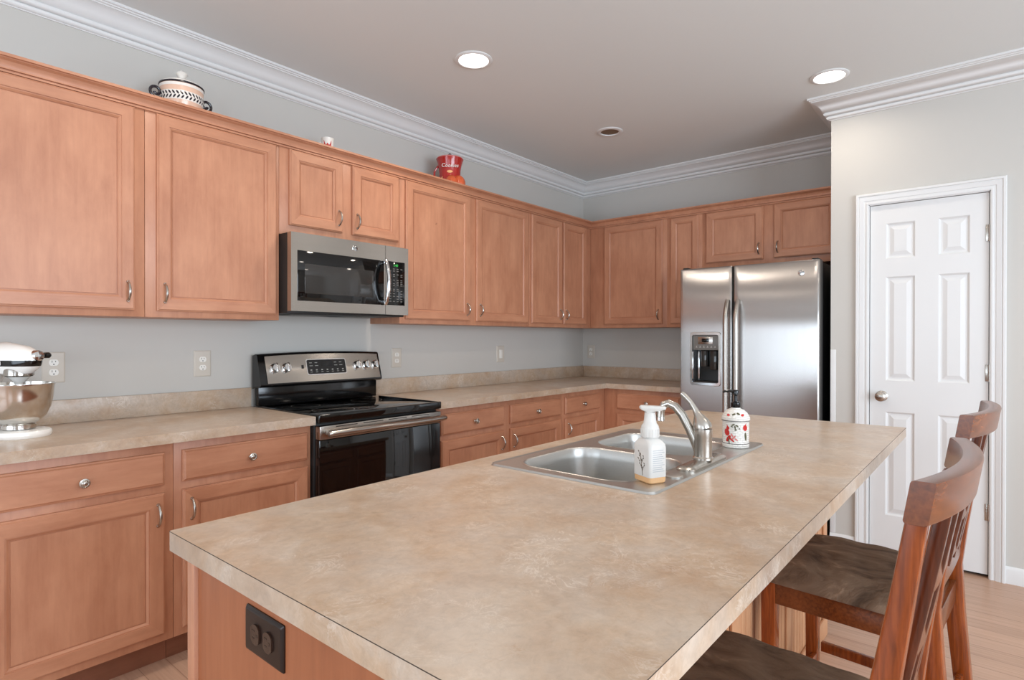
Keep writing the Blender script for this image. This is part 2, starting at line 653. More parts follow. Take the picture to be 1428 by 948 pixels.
def casing():
    m = MB()
    prof = [(0, 0), (0, 0.010), (0.006, 0.013), (0.010, 0.013), (0.012, 0.0095), (0.022, 0.0095), (0.024, 0.0125), (0.044, 0.0185), (0.046, 0.0165), (0.049, 0.0165), (0.052, 0.022), (0.062, 0.022), (0.066, 0.017), (0.066, 0)]
    y0, y1 = DY0 - 0.0, DY1 + 0.0
    pts = [(y1, 0), (y1, DZ), (y0, DZ), (y0, 0)]
    nrm = [(1, 0), (1, 1), (-1, 1), (-1, 0)]
    vs_, fs = [], []
    n = len(prof)
    for (y, z), (ny, nz) in zip(pts, nrm):
        for o, d in prof:
            vs_.append((XP - d, y + ny * o, z + nz * o))
    for i in range(3):
        for k in range(n):
            k2 = (k + 1) % n
            fs.append((i * n + k, i * n + k2, (i + 1) * n + k2, (i + 1) * n + k))
    fs += [tuple(range(n)), tuple(range(3 * n, 4 * n))]
    return m.add(vs_, fs)


cs = casing()
cs.box(XP - 0.002, XP + 0.115, DY1 - 0.004, DY1, 0, DZ)
cs.box(XP - 0.002, XP + 0.115, DY0, DY0 + 0.004, 0, DZ)
cs.box(XP - 0.002, XP + 0.115, DY0, DY1, DZ - 0.004, DZ)
struct(cs.build('trim_3', WHITE, sharp=0.5), 'white moulded casing around the pantry door')

# six-panel pantry door
door = MB()
FX = XP + 0.010
ya, yb = DY0 + 0.007, DY1 - 0.007
zb_, zt_ = 0.018, DZ - 0.007
yy = [ya, -2.945, -2.808, -2.700, -2.560, yb]
zz = [zb_, 0.249, 0.852, 1.034, 1.638, 1.744, 1.949, zt_]
for i in range(5):
    for k in range(7):
        if i in (1, 3) and k in (1, 3, 5):
            y0, y1, z0, z1 = yy[i], yy[i + 1], zz[k], zz[k + 1]
            rings = [(0, 0), (0.010, 0.009), (0.018, 0.009), (0.040, 0.002)]
            vs_ = []
            for ins, d in rings:
                vs_ += [(FX + d, y0 + ins, z0 + ins), (FX + d, y1 - ins, z0 + ins), (FX + d, y1 - ins, z1 - ins), (FX + d, y0 + ins, z1 - ins)]
            fs = [(r * 4 + e, r * 4 + (e + 1) % 4, r * 4 + 4 + (e + 1) % 4, r * 4 + 4 + e) for r in range(3) for e in range(4)]
            fs.append((12, 13, 14, 15))
            door.add(vs_, fs)
        else:
            door.add([(FX, yy[i], zz[k]), (FX, yy[i + 1], zz[k]), (FX, yy[i + 1], zz[k + 1]), (FX, yy[i], zz[k + 1])], [(0, 1, 2, 3)])
TX = FX + 0.035
door.add([(FX, ya, zb_), (FX, yb, zb_), (FX, yb, zt_), (FX, ya, zt_), (TX, ya, zb_), (TX, yb, zb_), (TX, yb, zt_), (TX, ya, zt_)],
         [(0, 1, 5, 4), (1, 2, 6, 5), (2, 3, 7, 6), (3, 0, 4, 7), (4, 5, 6, 7)])
pd = door.build('door_1', WHITE, loc=(FX, -2.75, 0.0), sharp=0.12)
struct(pd, 'white six-panel pantry door with a nickel knob')
kb = MB()
Mk = frame_mat((FX, -2.541, 0.942), (0, 1, 0), (0, 0, 1))
Mk = Mk @ Matrix.Rotation(PI, 4, 'Y')
kb.lathe([(0.031, 0), (0.031, 0.004), (0.026, 0.008), (0.012, 0.011), (0.011, 0.03), (0.016, 0.036), (0.026, 0.042), (0.029, 0.052), (0.027, 0.062), (0.018, 0.069), (0, 0.071)], M=Mk)
kb.build('door_knob', NICKEL, pd)
for zc_ in (1.842, 1.095, 0.351):
    h = MB()
    h.tube([(FX - 0.008, DY0 + 0.003, zc_ - 0.045), (FX - 0.008, DY0 + 0.003, zc_ + 0.045)], 0.006, 10)
    h.box(FX - 0.004, FX + 0.0, DY0 + 0.006, DY0 + 0.02, zc_ - 0.044, zc_ + 0.044, 0.0005)
    h.build('hinge', NICKEL, pd)
MB().box(XP - 0.003, XP - 0.0005, DY1 + 0.001, DY1 + 0.011, 0.915, 0.968, 0.001).build('strike_plate', NICKEL, pd)
struct(MB().box(XP + 0.05, XP + 0.055, DY0 - 0.02, DY1 + 0.02, 0, DZ).build('pantry_shade_sheet', MATBLK), 'black sheet standing in for the shade behind the pantry door')  # flat black sheet in place of the unlit space behind the door

# ---------------------------------------------------------------- cabinetry helpers
def Lp(face):                    # left (stove) wall: fronts look to -y ; a = x
    return lambda a, d, z: (a, face - d, z)


def Bp(face):                    # back (fridge) wall: fronts look to -x ; a = y
    return lambda a, d, z: (face - d, a, z)


def panel_door(P, a0, a1, z0, z1, name, mats, parent, stile=0.056, t=0.019):
    """recessed-panel door, mats = [vertical grain, horizontal grain]"""
    m = MB()
    rings = [(0, 0), (0, t - 0.007), (0.003, t - 0.0045), (0.0045, t - 0.0045), (0.0075, t), (stile - 0.004, t), (stile - 0.0035, t - 0.0035), (stile + 0.001, t - 0.0035), (stile + 0.008, t - 0.009), (stile + 0.0085, t - 0.0125), (stile + 0.0115, t - 0.0125), (stile + 0.0125, t - 0.0105)]
    vs_ = []
    for ins, d in rings:
        vs_ += [P(a0 + ins, d, z0 + ins), P(a1 - ins, d, z0 + ins), P(a1 - ins, d, z1 - ins), P(a0 + ins, d, z1 - ins)]
    for r in range(len(rings) - 1):
        for e in range(4):
            m.add([vs_[r * 4 + e], vs_[r * 4 + (e + 1) % 4], vs_[r * 4 + 4 + (e + 1) % 4], vs_[r * 4 + 4 + e]], [(0, 1, 2, 3)], 1 if e in (0, 2) else 0)
    m.add(vs_[-4:], [(0, 1, 2, 3)], 0)
    m.add(vs_[:4], [(3, 2, 1, 0)], 0)
    return m.build(name, mats, parent, sharp=0.35)


def slab_front(P, a0, a1, z0, z1, name, mat, parent, t=0.019):
    m = MB()
    rings = [(0, 0), (0, t - 0.008), (0.003, t - 0.006), (0.005, t - 0.0055), (0.010, t)]
    vs_ = []
    for ins, d in rings:
        vs_ += [P(a0 + ins, d, z0 + ins), P(a1 - ins, d, z0 + ins), P(a1 - ins, d, z1 - ins), P(a0 + ins, d, z1 - ins)]
    fs = [(r * 4 + e, r * 4 + (e + 1) % 4, r * 4 + 4 + (e + 1) % 4, r * 4 + 4 + e) for r in range(len(rings) - 1) for e in range(4)]
    fs += [(3, 2, 1, 0), tuple(len(vs_) - 4 + i for i in range(4))]
    m.add(vs_, fs)
    return m.build(name, mat, parent, sharp=0.3)


def pull(P, a, z0, z1, parent, t=0.019):
    m = MB()
    h = z1 - z0
    pts, rad = [], []
    for i in range(13):
        q = i / 12
        pts.append(P(a, t + 0.004 + 0.024 * math.sin(PI * q) ** 0.7, z0 + 0.006 + (h - 0.012) * q))
        rad.append(0.0042 + 0.0012 * math.sin(PI * q))
    m.tube(pts, rad, 10)
    for z in (z0 + 0.006, z1 - 0.006):
        d = Vector(P(0, 1, 0)) - Vector(P(0, 0, 0))
        c0 = Vector(P(a, t - 0.001, z))
        m.tube([c0, c0 + d * 0.003, c0 + d * 0.0065], [0.0068, 0.0066, 0.0045], 12)
    return m.build('handle', NICKEL, parent)


def knob(P, a, z, parent, t=0.019):
    m = MB()
    d = Vector(P(0, 1, 0)) - Vector(P(0, 0, 0))
    c0 = Vector(P(a, t - 0.001, z))
    M = c0.to_track_quat('Z', 'Y').to_matrix().to_4x4()
    M = d.to_track_quat('Z', 'Y').to_matrix().to_4x4()
    M.translation = c0
    m.lathe([(0.010, 0), (0.009, 0.003), (0.0055, 0.006), (0.0055, 0.011), (0.012, 0.015), (0.0165, 0.018), (0.0165, 0.021), (0.012, 0.0225), (0.0105, 0.0215), (0.009, 0.0235), (0.004, 0.0255), (0, 0.026)], n=20, M=M)
    return m.build('knob', NICKEL, parent)


# wall cabinets ------------------------------------------------------------------------------
YF, XF = -0.289, -0.325           # face frames of the two walls
UB, UT, SB = 1.367, 2.262, 1.803
G_UP = 'maple wall cabinets'


def wall_cab(label, wall, a0, a1, z0, doors, a_body=None):
    """doors: (a0, a1, z0, handle side or None)"""
    P = Lp(YF) if wall == 'L' else Bp(XF)
    loc = ((a0 + a1) / 2, YF / 2, z0) if wall == 'L' else (XF / 2, (a0 + a1) / 2, z0)
    r = thing('wall_cabinet', label, 'cabinet', loc, G_UP)
    b = MB()
    if wall == 'L':
        b.box(a0 + 0.0007, a1 - 0.0007, -0.001, YF, z0, UT, 0.0012)
    else:
        b.box(-0.001, XF, a0 + 0.0007, a1 - 0.0007, z0, UT, 0.0012)
    b.build('body', MAPLE['z'], r)
    for (d0, d1, dz0, hs) in doors:
        lo, hi = min(d0, d1), max(d0, d1)
        dr = panel_door(P, lo, hi, dz0, 2.238, 'door', [MAPLE['z'], MAPLE['x' if wall == 'L' else 'y']], r, 0.052 if hi - lo > 0.3 else 0.045)
        if hs is not None:
            pull(P, hs, dz0 + 0.032, dz0 + 0.122, dr)
    return r


wall_cab('tall single-door maple wall cabinet at far left, above the stand mixer', 'L', -4.445, -3.8375, UB, [(-4.418, -3.878, 1.394, -3.905)])
wall_cab('tall single-door maple wall cabinet just left of the microwave', 'L', -3.8375, -3.238, UB, [(-3.795, -3.258, 1.394, -3.766)])
wall_cab('short two-door maple wall cabinet directly above the microwave', 'L', -3.238, -2.472, SB, [(-3.188, -2.876, 1.853, -2.903), (-2.812, -2.487, 1.853, -2.785)])
wall_cab('wide two-door maple wall cabinet just right of the microwave', 'L', -2.472, -1.2095, UB, [(-2.432, -1.871, 1.394, -1.905), (-1.809, -1.233, 1.394, -1.776)])
wall_cab('narrow two-door maple wall cabinet ending at the room corner on the stove wall', 'L', -1.2095, -0.001, UB, [(-1.189, -0.781, 1.394, -0.812), (-0.759, -0.413, 1.394, -0.728)])
wall_cab('single-door maple wall cabinet on the fridge wall right of the corner', 'B', YF - 0.002, -1.012, UB, [(-0.436, -0.976, 1.394, -0.945)])
wall_cab('narrow maple wall cabinet partly hidden behind the refrigerator top left corner', 'B', -1.012, -1.302, UB, [(-1.046, -1.274, 1.394, None)])
wall_cab('short two-door maple wall cabinet over the refrigerator', 'B', -1.302, -2.27, SB, [(-1.336, -1.758, 1.853, -1.729), (-1.829, -2.243, 1.853, -1.858)])

cpz = [(0, 2.242), (0.009, 2.242), (0.009, 2.2485), (0.004, 2.2495), (0.004, 2.2525), (0.013, 2.2535), (0.013, 2.2585), (0.009, 2.2595), (0.010, 2.266), (0.020, 2.281), (0.032, 2.287), (0.032, 2.2895), (0.042, 2.2905), (0.042, 2.301), (0, 2.301)]
k = MB().sweep([(-4.445, YF), (XF, YF), (XF, YP + 0.002)], cpz)
tag(k.build('cabinet_cornice', MAPLE['x'], loc=(-2.4, YF, 2.236), sharp=0.5), 'stained maple crown strip along the tops of the wall cabinets', 'cornice')

# base cabinets --------------------------------------------------------------------------------
YB, XB = -0.592, -0.602
G_BASE = 'maple base cabinets'


def base_cab(label, wall, a0, a1, fronts):
    """fronts: (a0, a1, handle a, knob)"""
    P = Lp(YB) if wall == 'L' else Bp(XB)
    loc = ((a0 + a1) / 2, YB / 2, 0) if wall == 'L' else (XB / 2, (a0 + a1) / 2, 0)
    r = thing('base_cabinet', label, 'cabinet', loc, G_BASE)
    b, t = MB(), MB()
    if wall == 'L':
        b.box(a0 + 0.0007, a1 - 0.0007, -0.001, YB, 0.108, 0.8745, 0.0012)
        t.box(a0 + 0.0007, a1 - 0.0007, -0.01, -0.515, 0.0, 0.108)
    else:
        b.box(-0.001, XB, a0 + 0.0007, a1 - 0.0007, 0.108, 0.8745, 0.0012)
        t.box(-0.01, -0.525, a0 + 0.0007, a1 - 0.0007, 0.0, 0.108)
    b.build('body', BASEW['z'], r)
    t.build('toe_kick', TOEW, r)
    for (f0, f1, ha, dk) in fronts:
        lo, hi = min(f0, f1), max(f0, f1)
        d = slab_front(P, lo, hi, 0.714, 0.838, 'drawer', BASEW['x' if wall == 'L' else 'y'], r)
        knob(P, (lo + hi) / 2, 0.772, d)
        dr = panel_door(P, lo, hi, 0.14, 0.683, 'door', [BASEW['z'], BASEW['x' if wall == 'L' else 'y']], r)
        if ha is not None:
            pull(P, ha, 0.556, 0.648, dr)
    return r


base_cab('maple base cabinet at far left, below the stand mixer', 'L', -4.435, -3.8375, [(-4.396, -3.871, -3.897, 1)])
base_cab('maple base cabinet just left of the range', 'L', -3.8375, -3.2465, [(-3.808, -3.266, -3.776, 1)])
base_cab('maple base cabinet with two drawers and two doors just right of the range', 'L', -2.464, -1.2, [(-2.421, -1.868, -1.894, 1), (-1.802, -1.231, -1.772, 1)])
base_cab('maple corner base cabinet with one drawer on the stove wall', 'L', -1.2, -0.001, [(-1.17, -0.683, -1.136, 1)])
base_cab('maple base cabinet on the fridge wall, left of the refrigerator', 'B', YB - 0.002, -1.298, [(-0.718, -1.252, None, 1)])

# counters -------------------------------------------------------------------------------------
def counter(label, poly, splashes, cx, cy):
    r = thing('countertop', label, 'countertop', (cx, cy, 0.875), 'laminate counters along the walls')
    MB().plate(poly, [], 0.875, 0.914).build('slab', LAM, r)
    for (x0, x1, y0, y1) in splashes:
        MB().box(x0, x1, y0, y1, 0.9143, 1.0145, 0.0015).build('backsplash', LAM, r)
    return r


YC, XC = -0.640, -0.648
counter('mottled beige laminate countertop left of the range, under the mixer', [(-4.435, 0), (-4.435, YC), (-3.2475, YC), (-3.2475, 0)], [(-4.435, -3.2475, -0.02, -0.0005)], -3.84, -0.32)
counter('L-shaped beige laminate countertop from the range round the corner to the refrigerator', [(-2.468, 0), (-2.468, YC), (XC, YC), (XC, -1.303), (0, -1.303), (0, 0)],
        [(-2.468, -0.0005, -0.02, -0.0005), (-0.02, -0.0005, -1.303, -0.0203)], -1.2, -0.32)

# ---------------------------------------------------------------- range
rg = thing('electric_range', 'black and stainless electric range between the two stove-wall counters', 'range', (-2.857, -0.33, 0))
RX0, RX1 = -3.243, -2.473
b = MB()
b.box(RX0, RX1, -0.03, -0.615, 0.03, 0.895, 0.003)
b.box(RX0 + 0.03, RX1 - 0.03, -0.06, -0.58, 0.0, 0.03)
b.build('body', MATBLK, rg)
b = MB()
b.box(RX0, RX1, -0.035, -0.645, 0.896, 0.916, 0.003)
b.box(RX0 - 0.0, RX1 + 0.0, -0.640, -0.660, 0.882, 0.9215, 0.005, seg=3)
b.box(RX0, RX0 + 0.010, -0.1, -0.650, 0.905, 0.9205, 0.003)
b.box(RX1 - 0.010, RX1, -0.1, -0.650, 0.905, 0.9205, 0.003)
ct = b.build('cooktop', GLASSBLK, rg)
for (cx, cy, rr) in ((-3.05, -0.48, 0.105), (-2.66, -0.48, 0.085), (-3.05, -0.22, 0.075), (-2.66, -0.22, 0.09)):
    m = MB()
    n = 48
    vs_ = [(cx + q * math.cos(2 * PI * k_ / n), cy + q * math.sin(2 * PI * k_ / n), 0.9163) for q in (rr, rr - 0.0025) for k_ in range(n)]
    m.add(vs_, [(k_, (k_ + 1) % n, n + (k_ + 1) % n, n + k_) for k_ in range(n)])
    m.build('burner_ring', GREYPL, ct)
# door
MB().box(RX0 + 0.004, RX1 - 0.004, -0.617, -0.655, 0.190, 0.803, 0.004).build('oven_door', GLASSBLK, rg)
d = MB()
d.box(RX0 + 0.004, RX1 - 0.004, -0.617, -0.660, 0.8045, 0.868, 0.004)
dt = d.build('door_trim', STEEL, rg)
v_ = MB()
for q in range(4):
    xx = RX0 + 0.09 + q * 0.155
    v_.box(xx, xx + 0.12, -0.6595, -0.6605, 0.858, 0.862)
v_.build('vent_slot', DARKSLOT, dt)
hb = MB()
hb.tube([(RX0 + 0.02, -0.708, 0.838), (RX0 + 0.035, -0.712, 0.838), (RX1 - 0.035, -0.712, 0.838), (RX1 - 0.02, -0.708, 0.838)], [0.0165, 0.018, 0.018, 0.0165], 16, flat=0.85)
hb.box(RX0 + 0.03, RX0 + 0.055, -0.658, -0.706, 0.828, 0.848, 0.003)
hb.box(RX1 - 0.055, RX1 - 0.03, -0.658, -0.706, 0.828, 0.848, 0.003)
hb.build('oven_handle', STEEL, rg)
MB().box(RX0 + 0.004, RX1 - 0.004, -0.617, -0.655, 0.035, 0.182, 0.004).build('storage_drawer', GLOSSBLK, rg)
# backguard
b = MB()
b.box(RX0 + 0.008, RX1 - 0.004, -0.031, -0.072, 0.9165, 1.03, 0.004)
b.build('riser', GLOSSBLK, rg)
prof = [(-0.026, 1.012), (-0.104, 1.022), (-0.118, 1.030), (-0.119, 1.036), (-0.078, 1.186), (-0.072, 1.193), (-0.062, 1.196), (-0.026, 1.188)]
b = MB()
nseg = 16
vs_, fs = [], []
for i in range(nseg + 1):
    q = i / nseg
    x_ = RX0 - 0.003 + (RX1 - RX0 + 0.006) * q
    bow = 0.010 * (1 - (2 * q - 1) ** 2)
    for (y_, z_) in prof:
        vs_.append((x_, y_, z_ + (bow if z_ > 1.1 else 0) - 0.004))
n = len(prof)
for i in range(nseg):
    for k_ in range(n):
        k2 = (k_ + 1) % n
        fs.append((i * n + k_, i * n + k2, (i + 1) * n + k2, (i + 1) * n + k_))
fs += [tuple(range(n)), tuple(nseg * n + q for q in range(n))]
b.add(vs_, fs)
bg = b.build('backguard', GLOSSBLK, rg)
# stainless control face, tilted
P0 = Vector((RX0 + 0.034, -0.1195, 1.036))
tilt = Vector((0, -0.0775 + 0.119, 1.182 - 1.036)).normalized()
Mf = frame_mat((P0.x, P0.y, P0.z), (1, 0, 0), tilt)
HP = 0.148
WP = RX1 - 0.012 - P0.x
m = MB()
vs_, fs = [], []
for i in range(nseg + 1):
    q = i / nseg
    bow = 0.010 * (1 - (2 * q - 1) ** 2)
    for (yy_, zz_) in ((0, 0.0), (0, 0.004), (HP + bow, 0.004), (HP + bow, 0.0)):
        vs_.append(Mf @ Vector((WP * q, yy_, zz_)))
for i in range(nseg):
    for k_ in range(4):
        k2 = (k_ + 1) % 4
        fs.append((i * 4 + k_, i * 4 + k2, (i + 1) * 4 + k2, (i + 1) * 4 + k_))
fs += [(0, 1, 2, 3), tuple(nseg * 4 + q for q in range(4))]
m.add(vs_, fs)
panel = m.build('control_panel', STEEL, rg)
for xk in (-3.160, -3.094, -2.640, -2.575, -2.510):
    m = MB()
    lx, ly = xk - P0.x, 0.082
    Mk = Mf @ Matrix.Translation((lx, ly, 0.004))
    m.lathe([(0.026, 0), (0.026, 0.004), (0.022, 0.006), (0.021, 0.018), (0.019, 0.022), (0, 0.022)], n=28, M=Mk, mi=0)
    m.box(-0.006, 0.006, -0.024, 0.024, 0.012, 0.030, 0.003, M=Mk, mi=0)
    kn = m.build('control_knob', CHROME, panel)
    ticks = MB()
    for q in range(9):
        a = math.radians(-30 + 30 * q)
        ticks.box(-0.0006, 0.0006, 0.030, 0.0335, 0.0041, 0.0044, M=Mf @ Matrix.Translation((lx, ly, 0)) @ Matrix.Rotation(a - PI / 2 - PI / 6, 4, 'Z'))
    ticks.build('dial_marks', MATBLK, kn)
m = MB()
lx0, lx1 = -2.970 - P0.x, -2.722 - P0.x
m.prism(rrect(lx0 - 0.005, lx1 + 0.005, 0.035, 0.127, 0.012), 0.002, 0.0046, M=Mf)
rim_ = m.build('display_bezel', CHROME, panel)
m = MB().prism(rrect(lx0, lx1, 0.040, 0.122, 0.009), 0.003, 0.0058, M=Mf)
disp = m.build('display', MATBLK, panel)
m = MB()
m.box(lx0 + 0.085, lx0 + 0.155, 0.082, 0.112, 0.0055, 0.0063, M=Mf)
m.build('clock_window', GLASSBLK, disp)
m = MB()
for i in range(7):
    xx = lx0 + 0.014 + i * 0.034
    m.box(xx, xx + 0.014, 0.050, 0.0525, 0.0055, 0.0062, M=Mf)
    m.box(xx + 0.002, xx + 0.012, 0.060, 0.066, 0.0055, 0.0062, M=Mf)
for xx in (lx0 + 0.014, lx0 + 0.048, lx0 + 0.172, lx0 + 0.206):
    m.box(xx, xx + 0.020, 0.086, 0.089, 0.0055, 0.0062, M=Mf)
    m.box(xx, xx + 0.016, 0.103, 0.106, 0.0055, 0.0062, M=Mf)
m.build('key_marks', LIGHTMARK, disp)
m = MB().box(-3.005 - P0.x, -2.991 - P0.x, 0.074, 0.094, 0.003, 0.0058, 0.001, M=Mf)
m.build('indicator', DARKSLOT, panel)

# ---------------------------------------------------------------- microwave
mw = thing('microwave', 'stainless over-the-range microwave mounted under the short cabinet', 'microwave', (-2.87, -0.2, 1.40))
MX0, MX1, MY, MZ0, MZ1 = -3.2365, -2.4985, -0.402, 1.412, 1.8015
b = MB()
b.box(MX0 - 0.000, MX1 - 0.002, -0.002, -0.365, 1.402, MZ1, 0.003)
b.build('body', MATBLK, mw)
m = MB()
for q in range(2):
    m.box(MX0 + 0.10 + q * 0.32, MX0 + 0.33 + q * 0.32, -0.07, -0.22, 1.3985, 1.4015, 0.001)
m.build('grease_filter', GREYPL, mw)
XD = -2.663


def framed(x0, x1, z0, z1, hx0, hx1, hz0, hz1, yb, yf, bev=0.004):
    m_ = MB()
    m_.box(x0, hx0, yb, yf, z0, z1, 0)
    m_.box(hx1, x1, yb, yf, z0, z1, 0)
    m_.box(hx0, hx1, yb, yf, z0, hz0, 0)
    m_.box(hx0, hx1, yb, yf, hz1, z1, 0)
    return m_


dr = framed(MX0, XD - 0.0012, MZ0, MZ1, -3.203, -2.7, 1.464, 1.714, -0.367, MY).build('microwave_door', STEEL, mw)
m = MB()
m.box(-3.203, -2.673, -0.37, MY - 0.0008, 1.464, 1.714, 0.002)
m.build('door_glass', GLASSBLK, dr)
MB().box(-3.163, -2.745, -0.38, MY - 0.0014, 1.502, 1.650, 0.001).build('window_pane', DARKGLASS, dr)
h = MB()
pts, rad = [], []
for i in range(15):
    q = i / 14
    pts.append((-2.672, MY - 0.012 - 0.03 * math.sin(PI * q) ** 0.6, 1.470 + 0.246 * q))
    rad.append(0.011)
h.tube(pts, rad, 14, flat=1.0)
h.box(-2.684, -2.660, MY + 0.0, MY - 0.016, 1.468, 1.490, 0.003)
h.box(-2.684, -2.660, MY + 0.0, MY - 0.016, 1.696, 1.718, 0.003)
h.build('door_handle', CHROME, dr)
cpn = framed(XD + 0.0012, MX1, MZ0, MZ1, -2.654, -2.524, 1.466, 1.716, -0.367, MY).build('control_face', STEEL, mw)
MB().box(-2.654, -2.524, -0.37, MY - 0.0008, 1.466, 1.716, 0.002).build('keypad', GLASSBLK, cpn)
m = MB()
yk = MY - 0.0009
for i, zr in enumerate((1.672, 1.660, 1.640, 1.630, 1.608, 1.598, 1.588, 1.578, 1.556, 1.546, 1.530, 1.515, 1.500, 1.486)):
    for q in range(4):
        if (i * 5 + q * 3) % 7 == 0:
            continue
        xx = -2.638 + q * 0.027
        m.box(xx, xx + 0.014, yk, yk - 0.0004, zr, zr + 0.004)
m.build('key_marks', GREYPL, cpn)
text('clock_digits', '1:40', 0.020, GREENLED, cpn, frame_mat((-2.592, MY - 0.0012, 1.694), (1, 0, 0), (0, 0, 1)))


def badge(parent, M, r):
    m_ = MB()
    m_.lathe([(r, 0), (r, 0.0012), (r * 0.9, 0.002), (0, 0.002)], n=32, M=M)
    bd = m_.build('emblem', CHROME, parent)
    m_ = MB()
    n_ = 32
    for rr in (0.86,):
        vs2 = [M @ Vector((q * r * math.cos(2 * PI * k3 / n_), q * r * math.sin(2 * PI * k3 / n_), 0.0022)) for q in (rr, rr - 0.1) for k3 in range(n_)]
        m_.add(vs2, [(k3, (k3 + 1) % n_, n_ + (k3 + 1) % n_, n_ + k3) for k3 in range(n_)])
    m_.build('emblem_ring', MATBLK, bd)
    text('emblem_letters', 'GE', r * 1.05, MATBLK, bd, M @ Matrix.Translation((0, 0, 0.0022)), 0.0002, 0.25)
    return bd


badge(dr, frame_mat((-2.867, MY, 1.762), (1, 0, 0), (0, 0, 1)), 0.017)

# ---------------------------------------------------------------- refrigerator
fr = thing('refrigerator', 'stainless side-by-side refrigerator with ice dispenser beside the pantry wall', 'refrigerator', (-0.42, -1.777, 0))
FY0, FY1, FXF = -2.226, -1.330, -0.800
b = MB()
b.box(-0.03, -0.712, FY0 + 0.004, FY1 - 0.004, 0.03, 1.755, 0.004)
b.box(-0.1, -0.66, FY0 + 0.03, FY1 - 0.03, 0.0, 0.03)
b.build('body', GLOSSBLK, fr)
b = MB()
b.box(-0.69, -0.775, FY1 - 0.012, FY1 - 0.05, 1.7645, 1.776, 0.004)
b.build('hinge_cover', MATBLK, fr)
b = MB()
b.box(-0.69, -0.775, FY0 + 0.012, FY0 + 0.05, 1.7645, 1.776, 0.004)
b.build('hinge_cover', MATBLK, fr)
YS = -1.701


def fridge_door(y0, y1, name, hole=None):
    """front slightly bowed; y0<y1"""
    m_ = MB()
    rad_ = 0.018
    cols = []
    nn = 14
    ys = []
    for i in range(nn + 1):
        ys.append(y0 + (y1 - y0) * i / nn)
    ys = sorted(set([round(v, 5) for v in ys] + ([hole[0], hole[1]] if hole else []) + [y0 + 0.004, y0 + 0.010, y1 - 0.004, y1 - 0.010]))

    def front(y):
        e = min(y - y0, y1 - y)
        rr = 0.014
        if e < rr:
            return FXF + rr - math.sqrt(max(0, rr * rr - (rr - e) ** 2))
        return FXF
    zs = [0.06, 0.07, 0.3] + ([hole[2], hole[3]] if hole else [0.95, 1.3]) + [1.753, 1.764]
    def fx(y, z):
        return front(y) + (0.006 if z in (0.06, 1.764) else 0)
    for i in range(len(ys) - 1):
        for k_ in range(len(zs) - 1):
            if hole and ys[i] >= hole[0] - 1e-6 and ys[i + 1] <= hole[1] + 1e-6 and zs[k_] == hole[2]:
                continue
            m_.add([(fx(ys[i], zs[k_]), ys[i], zs[k_]), (fx(ys[i + 1], zs[k_]), ys[i + 1], zs[k_]), (fx(ys[i + 1], zs[k_ + 1]), ys[i + 1], zs[k_ + 1]), (fx(ys[i], zs[k_ + 1]), ys[i], zs[k_ + 1])], [(0, 1, 2, 3)])
    xb_ = -0.716
    for i in range(len(ys) - 1):
        for z in (zs[0], zs[-1]):
            m_.add([(fx(ys[i], z), ys[i], z), (fx(ys[i + 1], z), ys[i + 1], z), (xb_, ys[i + 1], z), (xb_, ys[i], z)], [(0, 1, 2, 3)])
    for y in (ys[0], ys[-1]):
        for k_ in range(len(zs) - 1):
            m_.add([(fx(y, zs[k_]), y, zs[k_]), (fx(y, zs[k_ + 1]), y, zs[k_ + 1]), (xb_, y, zs[k_ + 1]), (xb_, y, zs[k_])], [(0, 1, 2, 3)])
    m_.add([(xb_, y0, zs[0]), (xb_, y1, zs[0]), (xb_, y1, zs[-1]), (xb_, y0, zs[-1])], [(0, 1, 2, 3)])
    if hole:
        a0, a1, z0, z1 = hole
        xk = -0.73
        for q in (((a0, z0), (a1, z0)), ((a1, z0), (a1, z1)), ((a1, z1), (a0, z1)), ((a0, z1), (a0, z0))):
            (p, z), (p2, z2) = q
            m_.add([(FXF, p, z), (FXF, p2, z2), (xk, p2, z2), (xk, p, z)], [(0, 1, 2, 3)])
    return m_.build(name, STEEL_F, fr, sharp=0.5)


HO = (-1.612, -1.420, 0.968, 1.306)
fz = fridge_door(YS + 0.004, FY1, 'freezer_door', HO)
fd = fridge_door(FY0, YS - 0.004, 'fridge_door')
# dispenser
dp = MB()
dp.box(-0.731, -0.735, HO[0] + 0.001, HO[1] - 0.001, HO[2] + 0.001, HO[3] - 0.001)
dp.build('dispenser_niche', GLOSSBLK, fz)
m = MB()
oy = rrect(HO[0] - 0.012, HO[1] + 0.012, HO[2] - 0.016, HO[3] + 0.016, 0.02)
iy = rrect(HO[0] + 0.004, HO[1] - 0.004, HO[2] + 0.004, HO[3] - 0.004, 0.012)
nn = len(oy)
vs_ = [(FXF - 0.0005, a, z) for a, z in oy] + [(FXF - 0.007, a * 0.985 + -1.516 * 0.015, z * 0.985 + 1.137 * 0.015) for a, z in oy] + [(FXF - 0.007, a, z) for a, z in iy] + [(FXF + 0.03, a, z) for a, z in iy]
fs = [(j * nn + i, j * nn + (i + 1) % nn, (j + 1) * nn + (i + 1) % nn, (j + 1) * nn + i) for j in range(3) for i in range(nn)]
m.add(vs_, fs)
m.build('dispenser_bezel', CHROME, fz)
m = MB()
m.box(FXF + 0.002, FXF + 0.05, HO[0] + 0.006, HO[1] - 0.006, 1.197, HO[3] - 0.006, 0.004)
dpn = m.build('dispenser_panel', GREYPL, fz)
m = MB().box(FXF + 0.0035, FXF - 0.001, -1.568, -1.462, 1.238, 1.288, 0.003)
m.build('display_surround', STEEL, dpn)
MB().box(FXF + 0.0005, FXF - 0.0016, -1.540, -1.490, 1.251, 1.277, 0.001).build('display', GLASSBLK, dpn)
m = MB()
